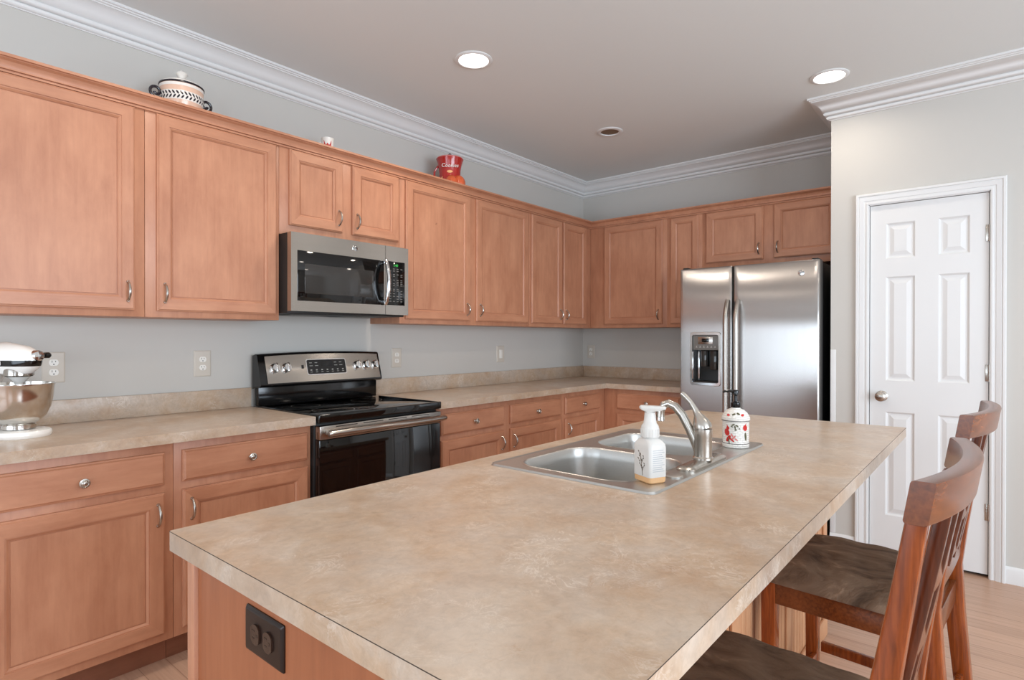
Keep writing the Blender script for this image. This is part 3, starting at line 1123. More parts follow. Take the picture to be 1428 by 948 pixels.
for q in range(6):
    ay = -1.588 + q * 0.026
    m.box(FXF + 0.003, FXF + 0.0012, ay, ay + 0.012, 1.214, 1.217)
    m.lathe([(0.004, 0), (0.0035, 0.0012), (0, 0.0014)], n=10, M=frame_mat((FXF + 0.0018, ay + 0.006, 1.222), (0, -1, 0), (0, 0, 1)))
m.build('dispenser_buttons', LIGHTMARK, dpn)
m = MB()
m.box(-0.742, -0.765, -1.580, -1.535, 1.06, 1.195, 0.006)
m.box(-0.742, -0.770, -1.512, -1.470, 1.08, 1.195, 0.006)
m.build('paddle', DARKGLASS, fz)
MB().box(-0.737, -0.792, HO[0] + 0.012, HO[1] - 0.012, HO[2] + 0.002, HO[2] + 0.012, 0.002).build('drip_tray', DARKSLOT, fz)
m = MB()
m.box(-0.738, -0.745, -1.440, -1.452, 0.99, 1.19, 0.002)
m.build('water_nozzle', CHROME, fz)
for (yh, par) in ((-1.672, fz), (-1.740, fd)):
    m = MB()
    pts = []
    for i in range(21):
        q = i / 20
        pts.append((FXF - 0.012 - 0.045 * min(1.0, math.sin(PI * q) * 3.2) ** 0.8, yh, 0.42 + 1.112 * q))
    m.tube(pts, 0.0165, 16)
    m.box(FXF + 0.001, FXF - 0.03, yh - 0.014, yh + 0.014, 0.415, 0.445, 0.005)
    m.box(FXF + 0.001, FXF - 0.03, yh - 0.014, yh + 0.014, 1.505, 1.535, 0.005)
    m.build('door_handle', STEEL, par)
badge(fd, frame_mat((FXF, -2.123, 1.686), (0, -1, 0), (0, 0, 1)), 0.019)

# ---------------------------------------------------------------- island
IX0, IX1, IY0, IY1 = -4.305, -1.869, -1.859, -2.776
SX0, SX1, SY0, SY1 = -3.491, -2.645, -2.452, -1.936       # sink rim
il = thing('kitchen_island', 'maple kitchen island base with beadboard back under the large laminate top', 'kitchen island', (-3.1, -2.19, 0))
BX0, BX1, BY0, BY1 = -4.267, -1.93, -2.478, -1.878
b = MB()
b.box(BX0, BX0 + 0.02, BY0, BY1 - 0.002, 0.0, 0.8765)
b.build('end_panel', ENDW, il)
MB().box(BX1 - 0.02, BX1, BY0, BY1, 0.0, 0.8765).build('side_panel', BASEW['z'], il)
b = MB()
b.box(BX0 + 0.02, BX1 - 0.02, BY1 - 0.02, BY1, 0.108, 0.8765)
b.box(BX0 + 0.02, BX1 - 0.02, BY1 - 0.09, BY1 - 0.075, 0, 0.108)
b.build('front_frame', BASEW['z'], il)
b = MB()
b.box(BX0 - 0.008, BX0 + 0.018, BY1 - 0.018, BY1 + 0.012, 0.0, 0.8765, 0.0015)
b.build('corner_stile', BASEW['z'], il)
# fronts towards the stove side
PI_ = lambda a, d, z: (a, BY1 + d, z)
for (a0, a1) in ((-4.22, -3.66), (-3.58, -3.08), (-3.04, -2.54), (-2.46, -1.97)):
    slab_front(PI_, a0, a1, 0.714, 0.838, 'drawer', BASEW['x'], il)
    panel_door(PI_, a0, a1, 0.14, 0.683, 'door', [BASEW['z'], BASEW['x']], il)
# beadboard back
m = MB()
x_ = BX0 + 0.0
prof_pts = []
pw = 0.041
while x_ < BX1 - 0.001:
    x2 = min(x_ + pw, BX1)
    prof_pts += [(x_, BY0 - 0.009), (x_ + 0.003, BY0 - 0.012), (x2 - 0.008, BY0 - 0.012), (x2 - 0.006, BY0 - 0.009), (x2 - 0.0045, BY0 - 0.013), (x2 - 0.0015, BY0 - 0.013)]
    x_ = x2
prof_pts += [(BX1, BY0 - 0.009), (BX1, BY0 - 0.0005), (BX0, BY0 - 0.0005)]
nn = len(prof_pts)
vs_ = [(a, b_, z) for z in (0.0, 0.8765) for a, b_ in prof_pts]
m.add(vs_, [(i, (i + 1) % nn, nn + (i + 1) % nn, nn + i) for i in range(nn)])
m.build('beadboard', BEADW, il, sharp=0.3)
m = MB()
m.box(BX0, BX1, BY0 - 0.013, BY0 - 0.024, 0.0, 0.085, 0.003)
m.box(BX0, BX1, BY0 - 0.013, BY0 - 0.022, 0.835, 0.8765, 0.002)
for xs in (BX0, -3.1, -2.55, BX1 - 0.06):
    m.box(xs, xs + 0.06, BY0 - 0.013, BY0 - 0.021, 0.085, 0.835, 0.002)
m.build('back_trim', BEADW, il)

it = thing('island_countertop', 'large mottled beige laminate island top holding the sink', 'countertop', (-3.087, -2.317, 0.877))
hole = [(SX0 + 0.02, SY0 + 0.02), (SX1 - 0.02, SY0 + 0.02), (SX1 - 0.02, SY1 - 0.02), (SX0 + 0.02, SY1 - 0.02)]
ZI = 0.914
MB().plate(rrect(IX0, IX1, IY1, IY0, 0.004, 2), [hole], 0.8775, ZI - 0.0012).build('slab', LAM, it)
m = MB().plate(rrect(IX0 - 0.0002, IX1 + 0.0002, IY1 - 0.0002, IY0 + 0.0002, 0.004, 2), [hole], ZI - 0.0012, ZI - 0.0001)
m.build('edge_seam', SEAM, it)
MB().plate(rrect(IX0 + 0.0004, IX1 - 0.0004, IY1 + 0.0004, IY0 - 0.0004, 0.004, 2), [hole], ZI - 0.0001, ZI + 0.0001).build('top_sheet', LAM, it)

# outlet on island end
def receptacle(P, ca, cz, rot, parent, mat, slotmat, r=0.0165):
    """duplex half: rounded face with two blades and a ground hole. P(a,d,z)"""
    def Q(a, d, z):
        return P(ca + (a if not rot else z), d, cz + (z if not rot else -a))
    m_ = MB()
    pts_ = []
    for k_ in range(28):
        t_ = 2 * PI * k_ / 28
        pts_.append((r * math.cos(t_), max(-0.8 * r, min(0.8 * r, r * math.sin(t_)))))
    n_ = len(pts_)
    vs2 = [Q(a, 0.0, z) for a, z in pts_] + [Q(a, 0.0035, z) for a, z in pts_]
    m_.add(vs2, [(i, (i + 1) % n_, n_ + (i + 1) % n_, n_ + i) for i in range(n_)] + [tuple(range(n_, 2 * n_)), tuple(range(n_))])
    o = m_.build('receptacle', mat, parent)
    m_ = MB()

    def bx(a0, a1, z0, z1):
        c8 = [Q(a, d_, z) for a in (a0, a1) for d_ in (0.003, 0.0038) for z in (z0, z1)]
        m_.add(c8, [(0, 1, 3, 2), (4, 6, 7, 5), (0, 4, 5, 1), (2, 3, 7, 6), (0, 2, 6, 4), (1, 5, 7, 3)])
    s_ = r / 0.0165
    bx(-0.0072 * s_, -0.005 * s_, 0.0005, 0.0085 * s_)
    bx(0.005 * s_, 0.0072 * s_, 0.0015, 0.0075 * s_)
    bx(-0.0022 * s_, 0.0022 * s_, -0.0095 * s_, -0.005 * s_)
    m_.build('slot', slotmat, o)
    return o


def wallplate(P, a0, a1, z0, z1, parent, mat):
    m_ = MB()
    rings = [(0, 0.0), (0, 0.002), (0.0035, 0.0055), (0.006, 0.0058)]
    vs2 = []
    for ins, d_ in rings:
        lp = rrect(a0 + ins, a1 - ins, z0 + ins, z1 - ins, 0.003, 3)
        vs2 += [P(a, d_, z) for a, z in lp]
    n_ = len(lp)
    fs2 = [(j * n_ + i, j * n_ + (i + 1) % n_, (j + 1) * n_ + (i + 1) % n_, (j + 1) * n_ + i) for j in range(3) for i in range(n_)]
    fs2 += [tuple(range(n_)), tuple(range(3 * n_, 4 * n_))]
    m_.add(vs2, fs2)
    return m_.build('cover_plate', mat, parent)


io = thing('electrical_outlet', 'dark brown duplex outlet set sideways on the island end panel', 'outlet', (BX0, -2.155, 0.76), 'electrical outlets')
PE = lambda a, d, z: (BX0 - d - 0.0003, a, z)
wallplate(PE, -2.2165, -2.0945, 0.7585, 0.8335, io, BROWNPL)
P5 = lambda a, d, z: (BX0 - d - 0.0058, a, z)
for ay in (-2.1355, -2.1755):
    receptacle(P5, ay, 0.796, True, io, BROWNREC, GLOSSBLK)

# ---------------------------------------------------------------- sink
sk = thing('kitchen_sink', 'double-bowl stainless drop-in sink in the island top', 'sink', (-3.07, -2.19, ZI))
bowls = [(-3.442, -3.083, -2.372, -1.984), (-3.032, -2.712, -2.362, -1.984)]
loops = [rrect(a, b_, c_, d_, 0.085, 8) for a, b_, c_, d_ in bowls]
m = MB()
m.plate(rrect(SX0 + 0.006, SX1 - 0.006, SY0 + 0.006, SY1 - 0.006, 0.02), [[p for p in lp] for lp in loops], ZI + 0.0008, ZI + 0.0035)
o_ = rrect(SX0, SX1, SY0, SY1, 0.024)
o2 = rrect(SX0 + 0.003, SX1 - 0.003, SY0 + 0.003, SY1 - 0.003, 0.022)
o3 = rrect(SX0 + 0.010, SX1 - 0.010, SY0 + 0.010, SY1 - 0.010, 0.018)
nn = len(o_)
vs_ = [(a, b_, ZI + 0.0005) for a, b_ in o_] + [(a, b_, ZI + 0.006) for a, b_ in o2] + [(a, b_, ZI + 0.0036) for a, b_ in o3]
m.add(vs_, [(j * nn + i, j * nn + (i + 1) % nn, (j + 1) * nn + (i + 1) % nn, (j + 1) * nn + i) for j in range(2) for i in range(nn)])
m.build('rim', STEEL_S, sk, sharp=0.9)
for (a, b_, c_, d_), nm in zip(bowls, ('bowl', 'bowl')):
    m = MB()
    prof = [(-0.004, 0.0040, 0.085), (-0.001, 0.0055, 0.085), (0.002, 0.0045, 0.083), (0.005, 0.0, 0.08), (0.008, -0.03, 0.075), (0.012, -0.09, 0.07), (0.018, -0.13, 0.065), (0.032, -0.150, 0.055), (0.055, -0.158, 0.04)]
    vs_ = []
    for ins, dz, r_ in prof:
        vs_ += [(p, q, ZI + dz) for p, q in rrect(a + ins, b_ - ins, c_ + ins, d_ - ins, max(r_, 0.02), 8)]
    nn = len(vs_) // len(prof)
    fs = [(j * nn + i, j * nn + (i + 1) % nn, (j + 1) * nn + (i + 1) % nn, (j + 1) * nn + i) for j in range(len(prof) - 1) for i in range(nn)]
    fs.append(tuple((len(prof) - 1) * nn + i for i in range(nn)))
    m.add(vs_, fs)
    bw = m.build(nm, STEEL_S, sk, sharp=1.2)
    cx, cy = (a + b_) / 2, (c_ + d_) / 2
    m = MB().lathe([(0.045, 0.0012), (0.042, 0.004), (0.034, 0.001), (0.0, 0.0008)], (cx, cy, ZI - 0.158))
    m.build('drain', CHROME, bw)
MB().lathe([(0.026, 0.0), (0.026, 0.003), (0.022, 0.0045), (0.0, 0.005)], (-3.292, -2.410, ZI + 0.0036), sx=1.0).build('hole_cover', STEEL_S, sk)

# faucet
fa = thing('kitchen_faucet', 'brushed nickel single-lever faucet with short curved spout on the sink deck', 'faucet', (-3.090, -2.410, ZI))
ZF = ZI + 0.0036
m = MB()
lp0 = rrect(-3.228, -2.956, -2.437, -2.381, 0.0279, 8)
lp1 = rrect(-3.220, -2.964, -2.430, -2.388, 0.0209, 8)
lp2 = rrect(-3.205, -2.979, -2.424, -2.394, 0.0149, 8)
nn = len(lp0)
vs_ = [(a, b_, ZF) for a, b_ in lp0] + [(a, b_, ZF + 0.006) for a, b_ in lp0] + [(a, b_, ZF + 0.011) for a, b_ in lp1] + [(a, b_, ZF + 0.0135) for a, b_ in lp2]
m.add(vs_, [(j * nn + i, j * nn + (i + 1) % nn, (j + 1) * nn + (i + 1) % nn, (j + 1) * nn + i) for j in range(3) for i in range(nn)] + [tuple(range(3 * nn, 4 * nn)), tuple(range(nn))])
m.build('deck_plate', NICKEL, fa)
FC = Vector((-3.088, -2.409, 0))
m = MB()
m.lathe([(0.0285, 0), (0.0285, 0.006), (0.0255, 0.009), (0.0255, 0.064), (0.0260, 0.066), (0.0260, 0.088), (0.0, 0.090)], (FC.x, FC.y, ZF + 0.0125))
m.build('body', NICKEL, fa)
fdir = Vector((math.cos(math.radians(100)), math.sin(math.radians(100)), 0))
m = MB()
sp = [(0.012, 0.951), (0.025, 0.985), (0.040, 1.018), (0.060, 1.055), (0.080, 1.078), (0.099, 1.086), (0.114, 1.080), (0.123, 1.064), (0.124, 1.045)]
m.tube([FC + fdir * a + Vector((0, 0, z)) for a, z in sp], [0.0135, 0.013, 0.0128, 0.0125, 0.0122, 0.012, 0.012, 0.0122, 0.0126], 16)
m.build('spout', NICKEL, fa)
m = MB()
m.lathe([(0.0105, 0), (0.0128, 0.001), (0.0128, 0.012), (0.010, 0.014)], (FC + fdir * 0.124).to_tuple()[:2] + (1.032,), n=18)
m.build('aerator', CHROME, fa)
m = MB()
# slanted cap with lever growing out of it
ax = Vector((fdir.x * 0.42, fdir.y * 0.42, 1)).normalized()
q0 = FC + Vector((0, 0, 1.018))
lv = [(0.0, 0.0, 0.0262), (0.003, 0.010, 0.0265), (0.007, 0.022, 0.0235), (0.012, 0.035, 0.0170), (0.017, 0.047, 0.0108), (0.026, 0.066, 0.0080), (0.040, 0.088, 0.0072), (0.058, 0.107, 0.0078), (0.068, 0.116, 0.0075), (0.070, 0.118, 0.004)]
m.tube([q0 + fdir * (a * 0.9) + Vector((0, 0, z * 0.86)) for a, z, r_ in lv], [r_ for a, z, r_ in lv], 20)
m.build('lever', NICKEL, fa)


# ---------------------------------------------------------------- decal helpers on lathe surfaces
def prof_r(prof, z):
    for (r0, z0), (r1, z1) in zip(prof[:-1], prof[1:]):
        if min(z0, z1) <= z <= max(z0, z1) and abs(z1 - z0) > 1e-9:
            return r0 + (r1 - r0) * (z - z0) / (z1 - z0)
    return prof[-1][0]


def decal(mb, prof, c, polys, th0, eps=0.0006, sub=3):
    """polys in (arc length, z); wrapped on a lathe surface around angle th0, facing outwards"""
    for poly in polys:
        cx = sum(p[0] for p in poly) / len(poly)
        cz = sum(p[1] for p in poly) / len(poly)
        ring = []
        for (s, z) in [(cx, cz)] + poly:
            r = prof_r(prof, z) + eps
            th = th0 + s / r
            ring.append((c[0] + r * math.cos(th), c[1] + r * math.sin(th), c[2] + z))
        n_ = len(poly)
        mb.add(ring, [(0, 1 + i, 1 + (i + 1) % n_) for i in range(n_)])
    return mb


def ell(cx, cz, a, b, rot=0, n=10):
    out = []
    for k_ in range(n):
        t_ = 2 * PI * k_ / n
        x, y = a * math.cos(t_), b * math.sin(t_)
        out.append((cx + x * math.cos(rot) - y * math.sin(rot), cz + x * math.sin(rot) + y * math.cos(rot)))
    return out


def view_angle(x, y):
    return math.atan2(CAM.y - y, CAM.x - x)


# soap bottle
SBC = (-3.376, -2.386)
va = view_angle(*SBC)
sb = thing('soap_bottle', 'clear-white foaming hand soap pump bottle with amber soap, on sink corner', 'soap bottle', (SBC[0], SBC[1], ZF))
rot = Matrix.Translation((SBC[0], SBC[1], ZF)) @ Matrix.Rotation(va + math.radians(38), 4, 'Z')
A, Bq = 0.034, 0.027


def sq(a, b_, r_):
    return rrect(-a, a, -b_, b_, r_, 4)


def loft(mb, secs, M, mi=0, cap=True):
    vs2 = []
    for lp, z in secs:
        vs2 += [M @ Vector((p, q, z)) for p, q in lp]
    n_ = len(secs[0][0])
    fs2 = [(j * n_ + i, j * n_ + (i + 1) % n_, (j + 1) * n_ + (i + 1) % n_, (j + 1) * n_ + i) for j in range(len(secs) - 1) for i in range(n_)]
    if cap:
        fs2 += [tuple(reversed(range(n_))), tuple((len(secs) - 1) * n_ + i for i in range(n_))]
    mb.add(vs2, fs2, mi)


m = MB()
loft(m, [(sq(A, Bq, 0.008), 0.0158), (sq(A, Bq, 0.008), 0.088), (sq(A - 0.001, Bq - 0.001, 0.009), 0.096), (sq(A - 0.006, Bq - 0.004, 0.012), 0.104), (sq(0.020, 0.019, 0.016), 0.109), (sq(0.0185, 0.0185, 0.0184), 0.112)], rot)
m.build('bottle', SOAPPL, sb)
m = MB()
loft(m, [(sq(A - 0.004, Bq - 0.004, 0.008), 0.0), (sq(A - 0.001, Bq - 0.001, 0.008), 0.003), (sq(A - 0.0003, Bq - 0.0003, 0.008), 0.0156)], rot)
m.build('liquid_soap', AMBER, sb)
m = MB()
m.lathe([(0.0225, 0.1125), (0.0230, 0.125), (0.0222, 0.136), (0.0210, 0.141), (0.0165, 0.147), (0.0150, 0.156), (0.0135, 0.172), (0.0140, 0.174)], M=rot, n=28)
for k_ in range(20):
    a = 2 * PI * k_ / 20
    m.box(0.0205, 0.0236, -0.0012, 0.0012, 0.114, 0.133, M=rot @ Matrix.Rotation(a, 4, 'Z'))
m.build('pump_collar', SOAPPL, sb)
m = MB()
Mh = Matrix.Translation((SBC[0], SBC[1], ZF)) @ Matrix.Rotation(va - PI / 2 - 0.25, 4, 'Z')
loft(m, [(rrect(-0.028, 0.021, -0.0085, 0.0085, 0.0080, 4), 0.1785), (rrect(-0.040, 0.027, -0.0095, 0.0095, 0.009, 4), 0.1835), (rrect(-0.041, 0.027, -0.0095, 0.0095, 0.009, 4), 0.1885), (rrect(-0.037, 0.024, -0.0080, 0.0080, 0.0075, 4), 0.1910)], Mh)
loft(m, [(rrect(-0.0105, 0.0105, -0.0105, 0.0105, 0.0104, 4), 0.1735), (rrect(-0.020, 0.018, -0.0105, 0.0105, 0.0104, 4), 0.1788)], Mh)
m.build('pump_head', SOAPPL, sb)
# printed plant on the left face and text lines on the right face
m = MB()
Mf1 = rot @ frame_mat((0, 0, 0), (0, 1, 0), (0, 0, 1)) if False else None


def face_M(side):
    # local faces of the bottle: +x face (width 2B) and -y face (width 2A)
    if side == 'x':
        return rot @ frame_mat((A + 0.0004, 0, 0), (0, 1, 0), (0, 0, 1))
    if side == 'y':
        return rot @ frame_mat((0, Bq + 0.0004, 0), (-1, 0, 0), (0, 0, 1))
    if side == '-y':
        return rot @ frame_mat((0, -Bq - 0.0004, 0), (1, 0, 0), (0, 0, 1))


mp_ = MB()
for (x0, z0, x1, z1, w_) in ((0.006, 0.018, -0.002, 0.072, 0.0011), (0.002, 0.035, -0.011, 0.060, 0.0008), (0.001, 0.045, 0.010, 0.068, 0.0008), (-0.001, 0.055, -0.009, 0.078, 0.0008), (0.004, 0.028, 0.014, 0.050, 0.0008)):
    dx, dz = x1 - x0, z1 - z0
    l_ = math.hypot(dx, dz)
    nx, nz = -dz / l_ * w_, dx / l_ * w_
    mp_.add([(x0 + nx, z0 + nz, 0), (x0 - nx, z0 - nz, 0), (x1 - nx * 0.4, z1 - nz * 0.4, 0), (x1 + nx * 0.4, z1 + nz * 0.4, 0)], [(0, 1, 2, 3)], M=face_M('-y'))
    for q in range(3):
        t_ = 0.45 + 0.25 * q
        e = ell(x0 + dx * t_ + (0.002 if q % 2 else -0.002), z0 + dz * t_, 0.0026, 0.0012, 0.8 if q % 2 else 2.2, 8)
        mp_.add([(a, z, 0.0001) for a, z in e], [tuple(range(8))], M=face_M('-y'))
mp_.build('plant_print', BROWNINK, sb)
mp_ = MB()
for q in range(11):
    z0 = 0.030 + q * 0.0052
    w_ = 0.019 - 0.004 * ((q * 7) % 3) / 2
    mp_.box(-0.018, -0.018 + 2 * w_ * 0.95, z0, z0 + 0.0014, 0, 0.0001, M=face_M('x'))
mp_.build('label_lines', GREYINK, sb)

# cardinal dispenser
DC = (-2.764, -2.392)
va = view_angle(*DC)
ds = thing('soap_dispenser', 'white basket-weave ceramic pump dispenser with red cardinals, black pump, behind faucet', 'soap dispenser', (DC[0], DC[1], ZF))
dprof = [(0.0395, 0), (0.0425, 0.003), (0.0430, 0.012), (0.0415, 0.018), (0.0418, 0.040), (0.0420, 0.080), (0.0420, 0.086), (0.0445, 0.091), (0.0445, 0.1005), (0.0425, 0.104), (0.036, 0.115), (0.026, 0.124), (0.0150, 0.1285), (0.0145, 0.131)]
m = MB().lathe(dprof, (DC[0], DC[1], ZF), n=40)
bd = m.build('body', BASKET, ds, sharp=0.8)
uvl = bd.data.uv_layers.new(name='UVMap')
for lpi in bd.data.loops:
    co = bd.data.vertices[lpi.vertex_index].co
    uvl.data[lpi.index].uv = (math.atan2(co.y, co.x) * 0.042, co.z)
cc_ = (DC[0], DC[1], ZF)
for poly_ in [ell(-0.030, 0.052, 0.010, 0.012, 0.5), ell(-0.026, 0.066, 0.006, 0.006), [(-0.030, 0.070), (-0.024, 0.070), (-0.030, 0.079)], ell(-0.024, 0.032, 0.006, 0.013, -0.6),
                      ell(0.032, 0.068, 0.009, 0.010, 0.4), [(0.028, 0.074), (0.036, 0.074), (0.036, 0.084)], ell(-0.012, 0.028, 0.003, 0.010, 0.9), ell(0.022, 0.110, 0.006, 0.004), ell(-0.024, 0.109, 0.006, 0.004)]:
    decal(MB(), dprof, cc_, [poly_], va).build('red_print', CARD, ds)
m = MB()
decal(m, dprof, cc_, [ell(-0.008, 0.078, 0.006, 0.0025, 0.5), ell(0.004, 0.075, 0.006, 0.0025, -0.6), ell(-0.002, 0.070, 0.0025, 0.006, 0.2), ell(-0.012, 0.072, 0.004, 0.002, -0.3), ell(0.000, 0.062, 0.004, 0.003), ell(-0.022, 0.025, 0.002, 0.012, 0.2), ell(0.012, 0.066, 0.003, 0.002),
                      ell(0.034, 0.040, 0.004, 0.014, 0.1), ell(-0.006, 0.112, 0.006, 0.003, 0.4), ell(0.008, 0.114, 0.006, 0.003, -0.4)], va, 0.0008)
m.build('leaf_print', LEAFG, ds)
m = MB()
decal(m, dprof, cc_, [ell(-0.006, 0.036, 0.003, 0.009, -0.7), ell(-0.012, 0.044, 0.003, 0.007, 0.6), ell(0.002, 0.030, 0.0025, 0.006, 0.9)], va, 0.0007)
m.build('blossom_print', PINK, ds)
m = MB()
for z in (0.0895, 0.0152):
    n_ = 40
    r_ = prof_r(dprof, z) + 0.0007
    m.add([(DC[0] + r_ * math.cos(2 * PI * k_ / n_), DC[1] + r_ * math.sin(2 * PI * k_ / n_), ZF + z + dz) for dz in (-0.0009, 0.0009) for k_ in range(n_)], [(k_, (k_ + 1) % n_, n_ + (k_ + 1) % n_, n_ + k_) for k_ in range(n_)])
m.build('glaze_line', INK, ds)
m = MB()
m.lathe([(0.0150, 0.1315), (0.0155, 0.134), (0.0155, 0.147), (0.0125, 0.150), (0.0060, 0.152), (0.0055, 0.170), (0.0085, 0.173), (0.0095, 0.186), (0.0080, 0.1895), (0, 0.190)], cc_, n=24)
hd = Vector((math.cos(va + PI / 2 + 0.15), math.sin(va + PI / 2 + 0.15), 0)) * -1
base_ = Vector(cc_)
m.tube([base_ + Vector((0, 0, 0.184)), base_ + hd * 0.02 + Vector((0, 0, 0.1855)), base_ + hd * 0.036 + Vector((0, 0, 0.1845)), base_ + hd * 0.040 + Vector((0, 0, 0.180))], [0.0055, 0.005, 0.0042, 0.0035], 10)
m.build('pump', GLOSSBLK, ds)

# ---------------------------------------------------------------- stand mixer
MC = Vector((-4.250, -0.285, 0.914))
mx = thing('stand_mixer', 'white stand mixer with steel bowl on the left countertop', 'stand mixer', MC)
ang = math.radians(-62)            # nose direction in plan
Mm = Matrix.Translation(MC) @ Matrix.Rotation(ang, 4, 'Z')      # +x = nose
m = MB()
lpA = rrect(-0.235, 0.100, -0.090, 0.090, 0.087, 10)
lpB = rrect(-0.231, 0.096, -0.086, 0.086, 0.083, 10)
loft(m, [(lpB, 0.0), (lpA, 0.006), (lpA, 0.018), (lpB, 0.024), (rrect(-0.222, 0.086, -0.076, 0.076, 0.073, 10), 0.027)], Mm)
m.build('base', WHITEEN, mx)
m = MB()
secs = []
for z, a0, a1, hw in ((0.026, -0.230, -0.100, 0.060), (0.06, -0.225, -0.115, 0.052), (0.12, -0.215, -0.130, 0.046), (0.18, -0.215, -0.125, 0.047), (0.225, -0.225, -0.100, 0.050)):
    secs.append((rrect(a0, a1, -hw, hw, min(hw, (a1 - a0) / 2) * 0.85, 6), z))
loft(m, secs, Mm)
m.build('pedestal', WHITEEN, mx)


def head_sec(z0, z1, grow):
    """horizontal slices of the motor head"""
    out = []
    n_ = 7
    for i in range(n_ + 1):
        z = z0 + (z1 - z0) * i / n_
        h = (z - 0.283) / (0.0665 if z > 0.283 else 0.075)
        s_ = math.sqrt(max(0.0, 1 - min(1, abs(h)) ** 2.2))
        s_ = max(s_, 0.03)
        lp = []
        for k_ in range(40):
            t_ = 2 * PI * k_ / 40
            cx, sx_ = math.cos(t_), math.sin(t_)
            e = 2 / 2.5
            x = math.copysign(abs(cx) ** e, cx) * (0.160 * s_ + grow) - 0.073
            y = math.copysign(abs(sx_) ** e, sx_) * (0.051 * s_ + grow)
            lp.append((x, y))
        out.append((lp, z))
    return out


m = MB()
loft(m, head_sec(0.2335, 0.349, 0), Mm)
hdo = m.build('motor_head', WHITEEN, mx)
m = MB()
loft(m, head_sec(0.260, 0.2815, 0.0012), Mm)
m.build('trim_band', GLOSSBLK, hdo)
# band lettering on both long sides and the near side
Mt = Mm @ frame_mat((-0.062, -0.0528, 0.2708), (1, 0, 0.0), (0, 0, 1))
text('band_letters', 'KitchenAid', 0.021, WHITEPL, hdo, Mt, 0.0004)
m = MB()
Mhub = Mm @ frame_mat((0.080, 0.004, 0.298), (0, 1, 0), (0, 0, 1))
m.lathe([(0.020, -0.016), (0.020, 0.006), (0.018, 0.010), (0.010, 0.012), (0, 0.0125)], M=Mhub, n=28)
m.build('hub_cap', CHROME, hdo)
m = MB()
p0 = Mm @ Vector((0.076, 0.020, 0.299))
p1 = Mm @ Vector((0.080, 0.046, 0.299))
p2 = Mm @ Vector((0.080, 0.050, 0.299))
m.tube([p0, p0.lerp(p1, 0.45), p0.lerp(p1, 0.46), p1, p2], [0.005, 0.005, 0.011, 0.011, 0.008], 14)
m.build('attachment_knob', GLOSSBLK, hdo)
m = MB().lathe([(0.043, 0.252), (0.045, 0.248), (0.045, 0.226), (0.040, 0.222), (0.0, 0.221)][::-1], M=Mm, n=32)
m.build('planetary_ring', STEEL, mx)
m = MB().lathe([(0, 0.176), (0.014, 0.176), (0.012, 0.195), (0.028, 0.214), (0.036, 0.221), (0.0, 0.2212)], M=Mm, n=24)
m.build('beater_shaft', WHITEEN, mx)
bprof = [(0.0, 0.0285), (0.047, 0.0285), (0.050, 0.030), (0.050, 0.044), (0.046, 0.047), (0.062, 0.056), (0.080, 0.076), (0.094, 0.108), (0.102, 0.150), (0.1055, 0.188), (0.1085, 0.193), (0.1085, 0.196), (0.1040, 0.196), (0.1000, 0.152), (0.092, 0.110), (0.078, 0.078), (0.060, 0.058), (0.0, 0.056)]
m = MB().lathe(bprof, M=Mm, n=56)
m.build('mixing_bowl', BOWLST, mx, sharp=0.8)

# ---------------------------------------------------------------- wall outlets and switch
G_O = 'electrical outlets'


def wall_outlet(label, P, ac, zc_, w_, h_, loc):
    r = thing('electrical_outlet', label, 'outlet', loc, G_O)
    wallplate(P, ac - w_ / 2, ac + w_ / 2, zc_ - h_ / 2, zc_ + h_ / 2, r, PLATE)
    P2 = lambda a, d, z: P(a, d + 0.0058, z)
    for dz in (0.0205, -0.0205):
        receptacle(P2, ac, zc_ + dz, False, r, WHITEPL, DARKSLOT)
    return r


PWL = lambda a, d, z: (a, -d - 0.0003, z)
PWB = lambda a, d, z: (-d - 0.0003, a, z)
wall_outlet('beige-plated wall outlet partly behind the stand mixer', PWL, -4.088, 1.153, 0.080, 0.130, (-4.088, 0, 1.09))
wall_outlet('beige-plated wall outlet between the mixer and the range', PWL, -3.489, 1.150, 0.082, 0.130, (-3.489, 0, 1.09))
wall_outlet('beige-plated wall outlet just right of the range backguard', PWL, -2.263, 1.147, 0.082, 0.128, (-2.263, 0, 1.09))
wall_outlet('wall outlet on the fridge wall close to the corner', PWB, -0.094, 1.150, 0.080, 0.125, (0, -0.094, 1.09))
sw = thing('light_switch', 'rocker light switch on the stove wall near the corner', 'light switch', (-1.212, 0, 1.085))
wallplate(PWL, -1.258, -1.166, 1.086, 1.216, sw, PLATE)
m = MB().box(-1.229, -1.195, -0.0055, -0.0095, 1.117, 1.185, 0.0015)
m.build('rocker', WHITEPL, sw)

# ---------------------------------------------------------------- things on top of the wall cabinets
ZT = 2.2625
# covered pot
PC = (-3.652, -0.185, ZT)
va = view_angle(PC[0], PC[1])
pt = thing('covered_pot', 'white and peach ceramic lidded pot with dark leaf band and scroll handles on cabinet tops', 'pot', PC)
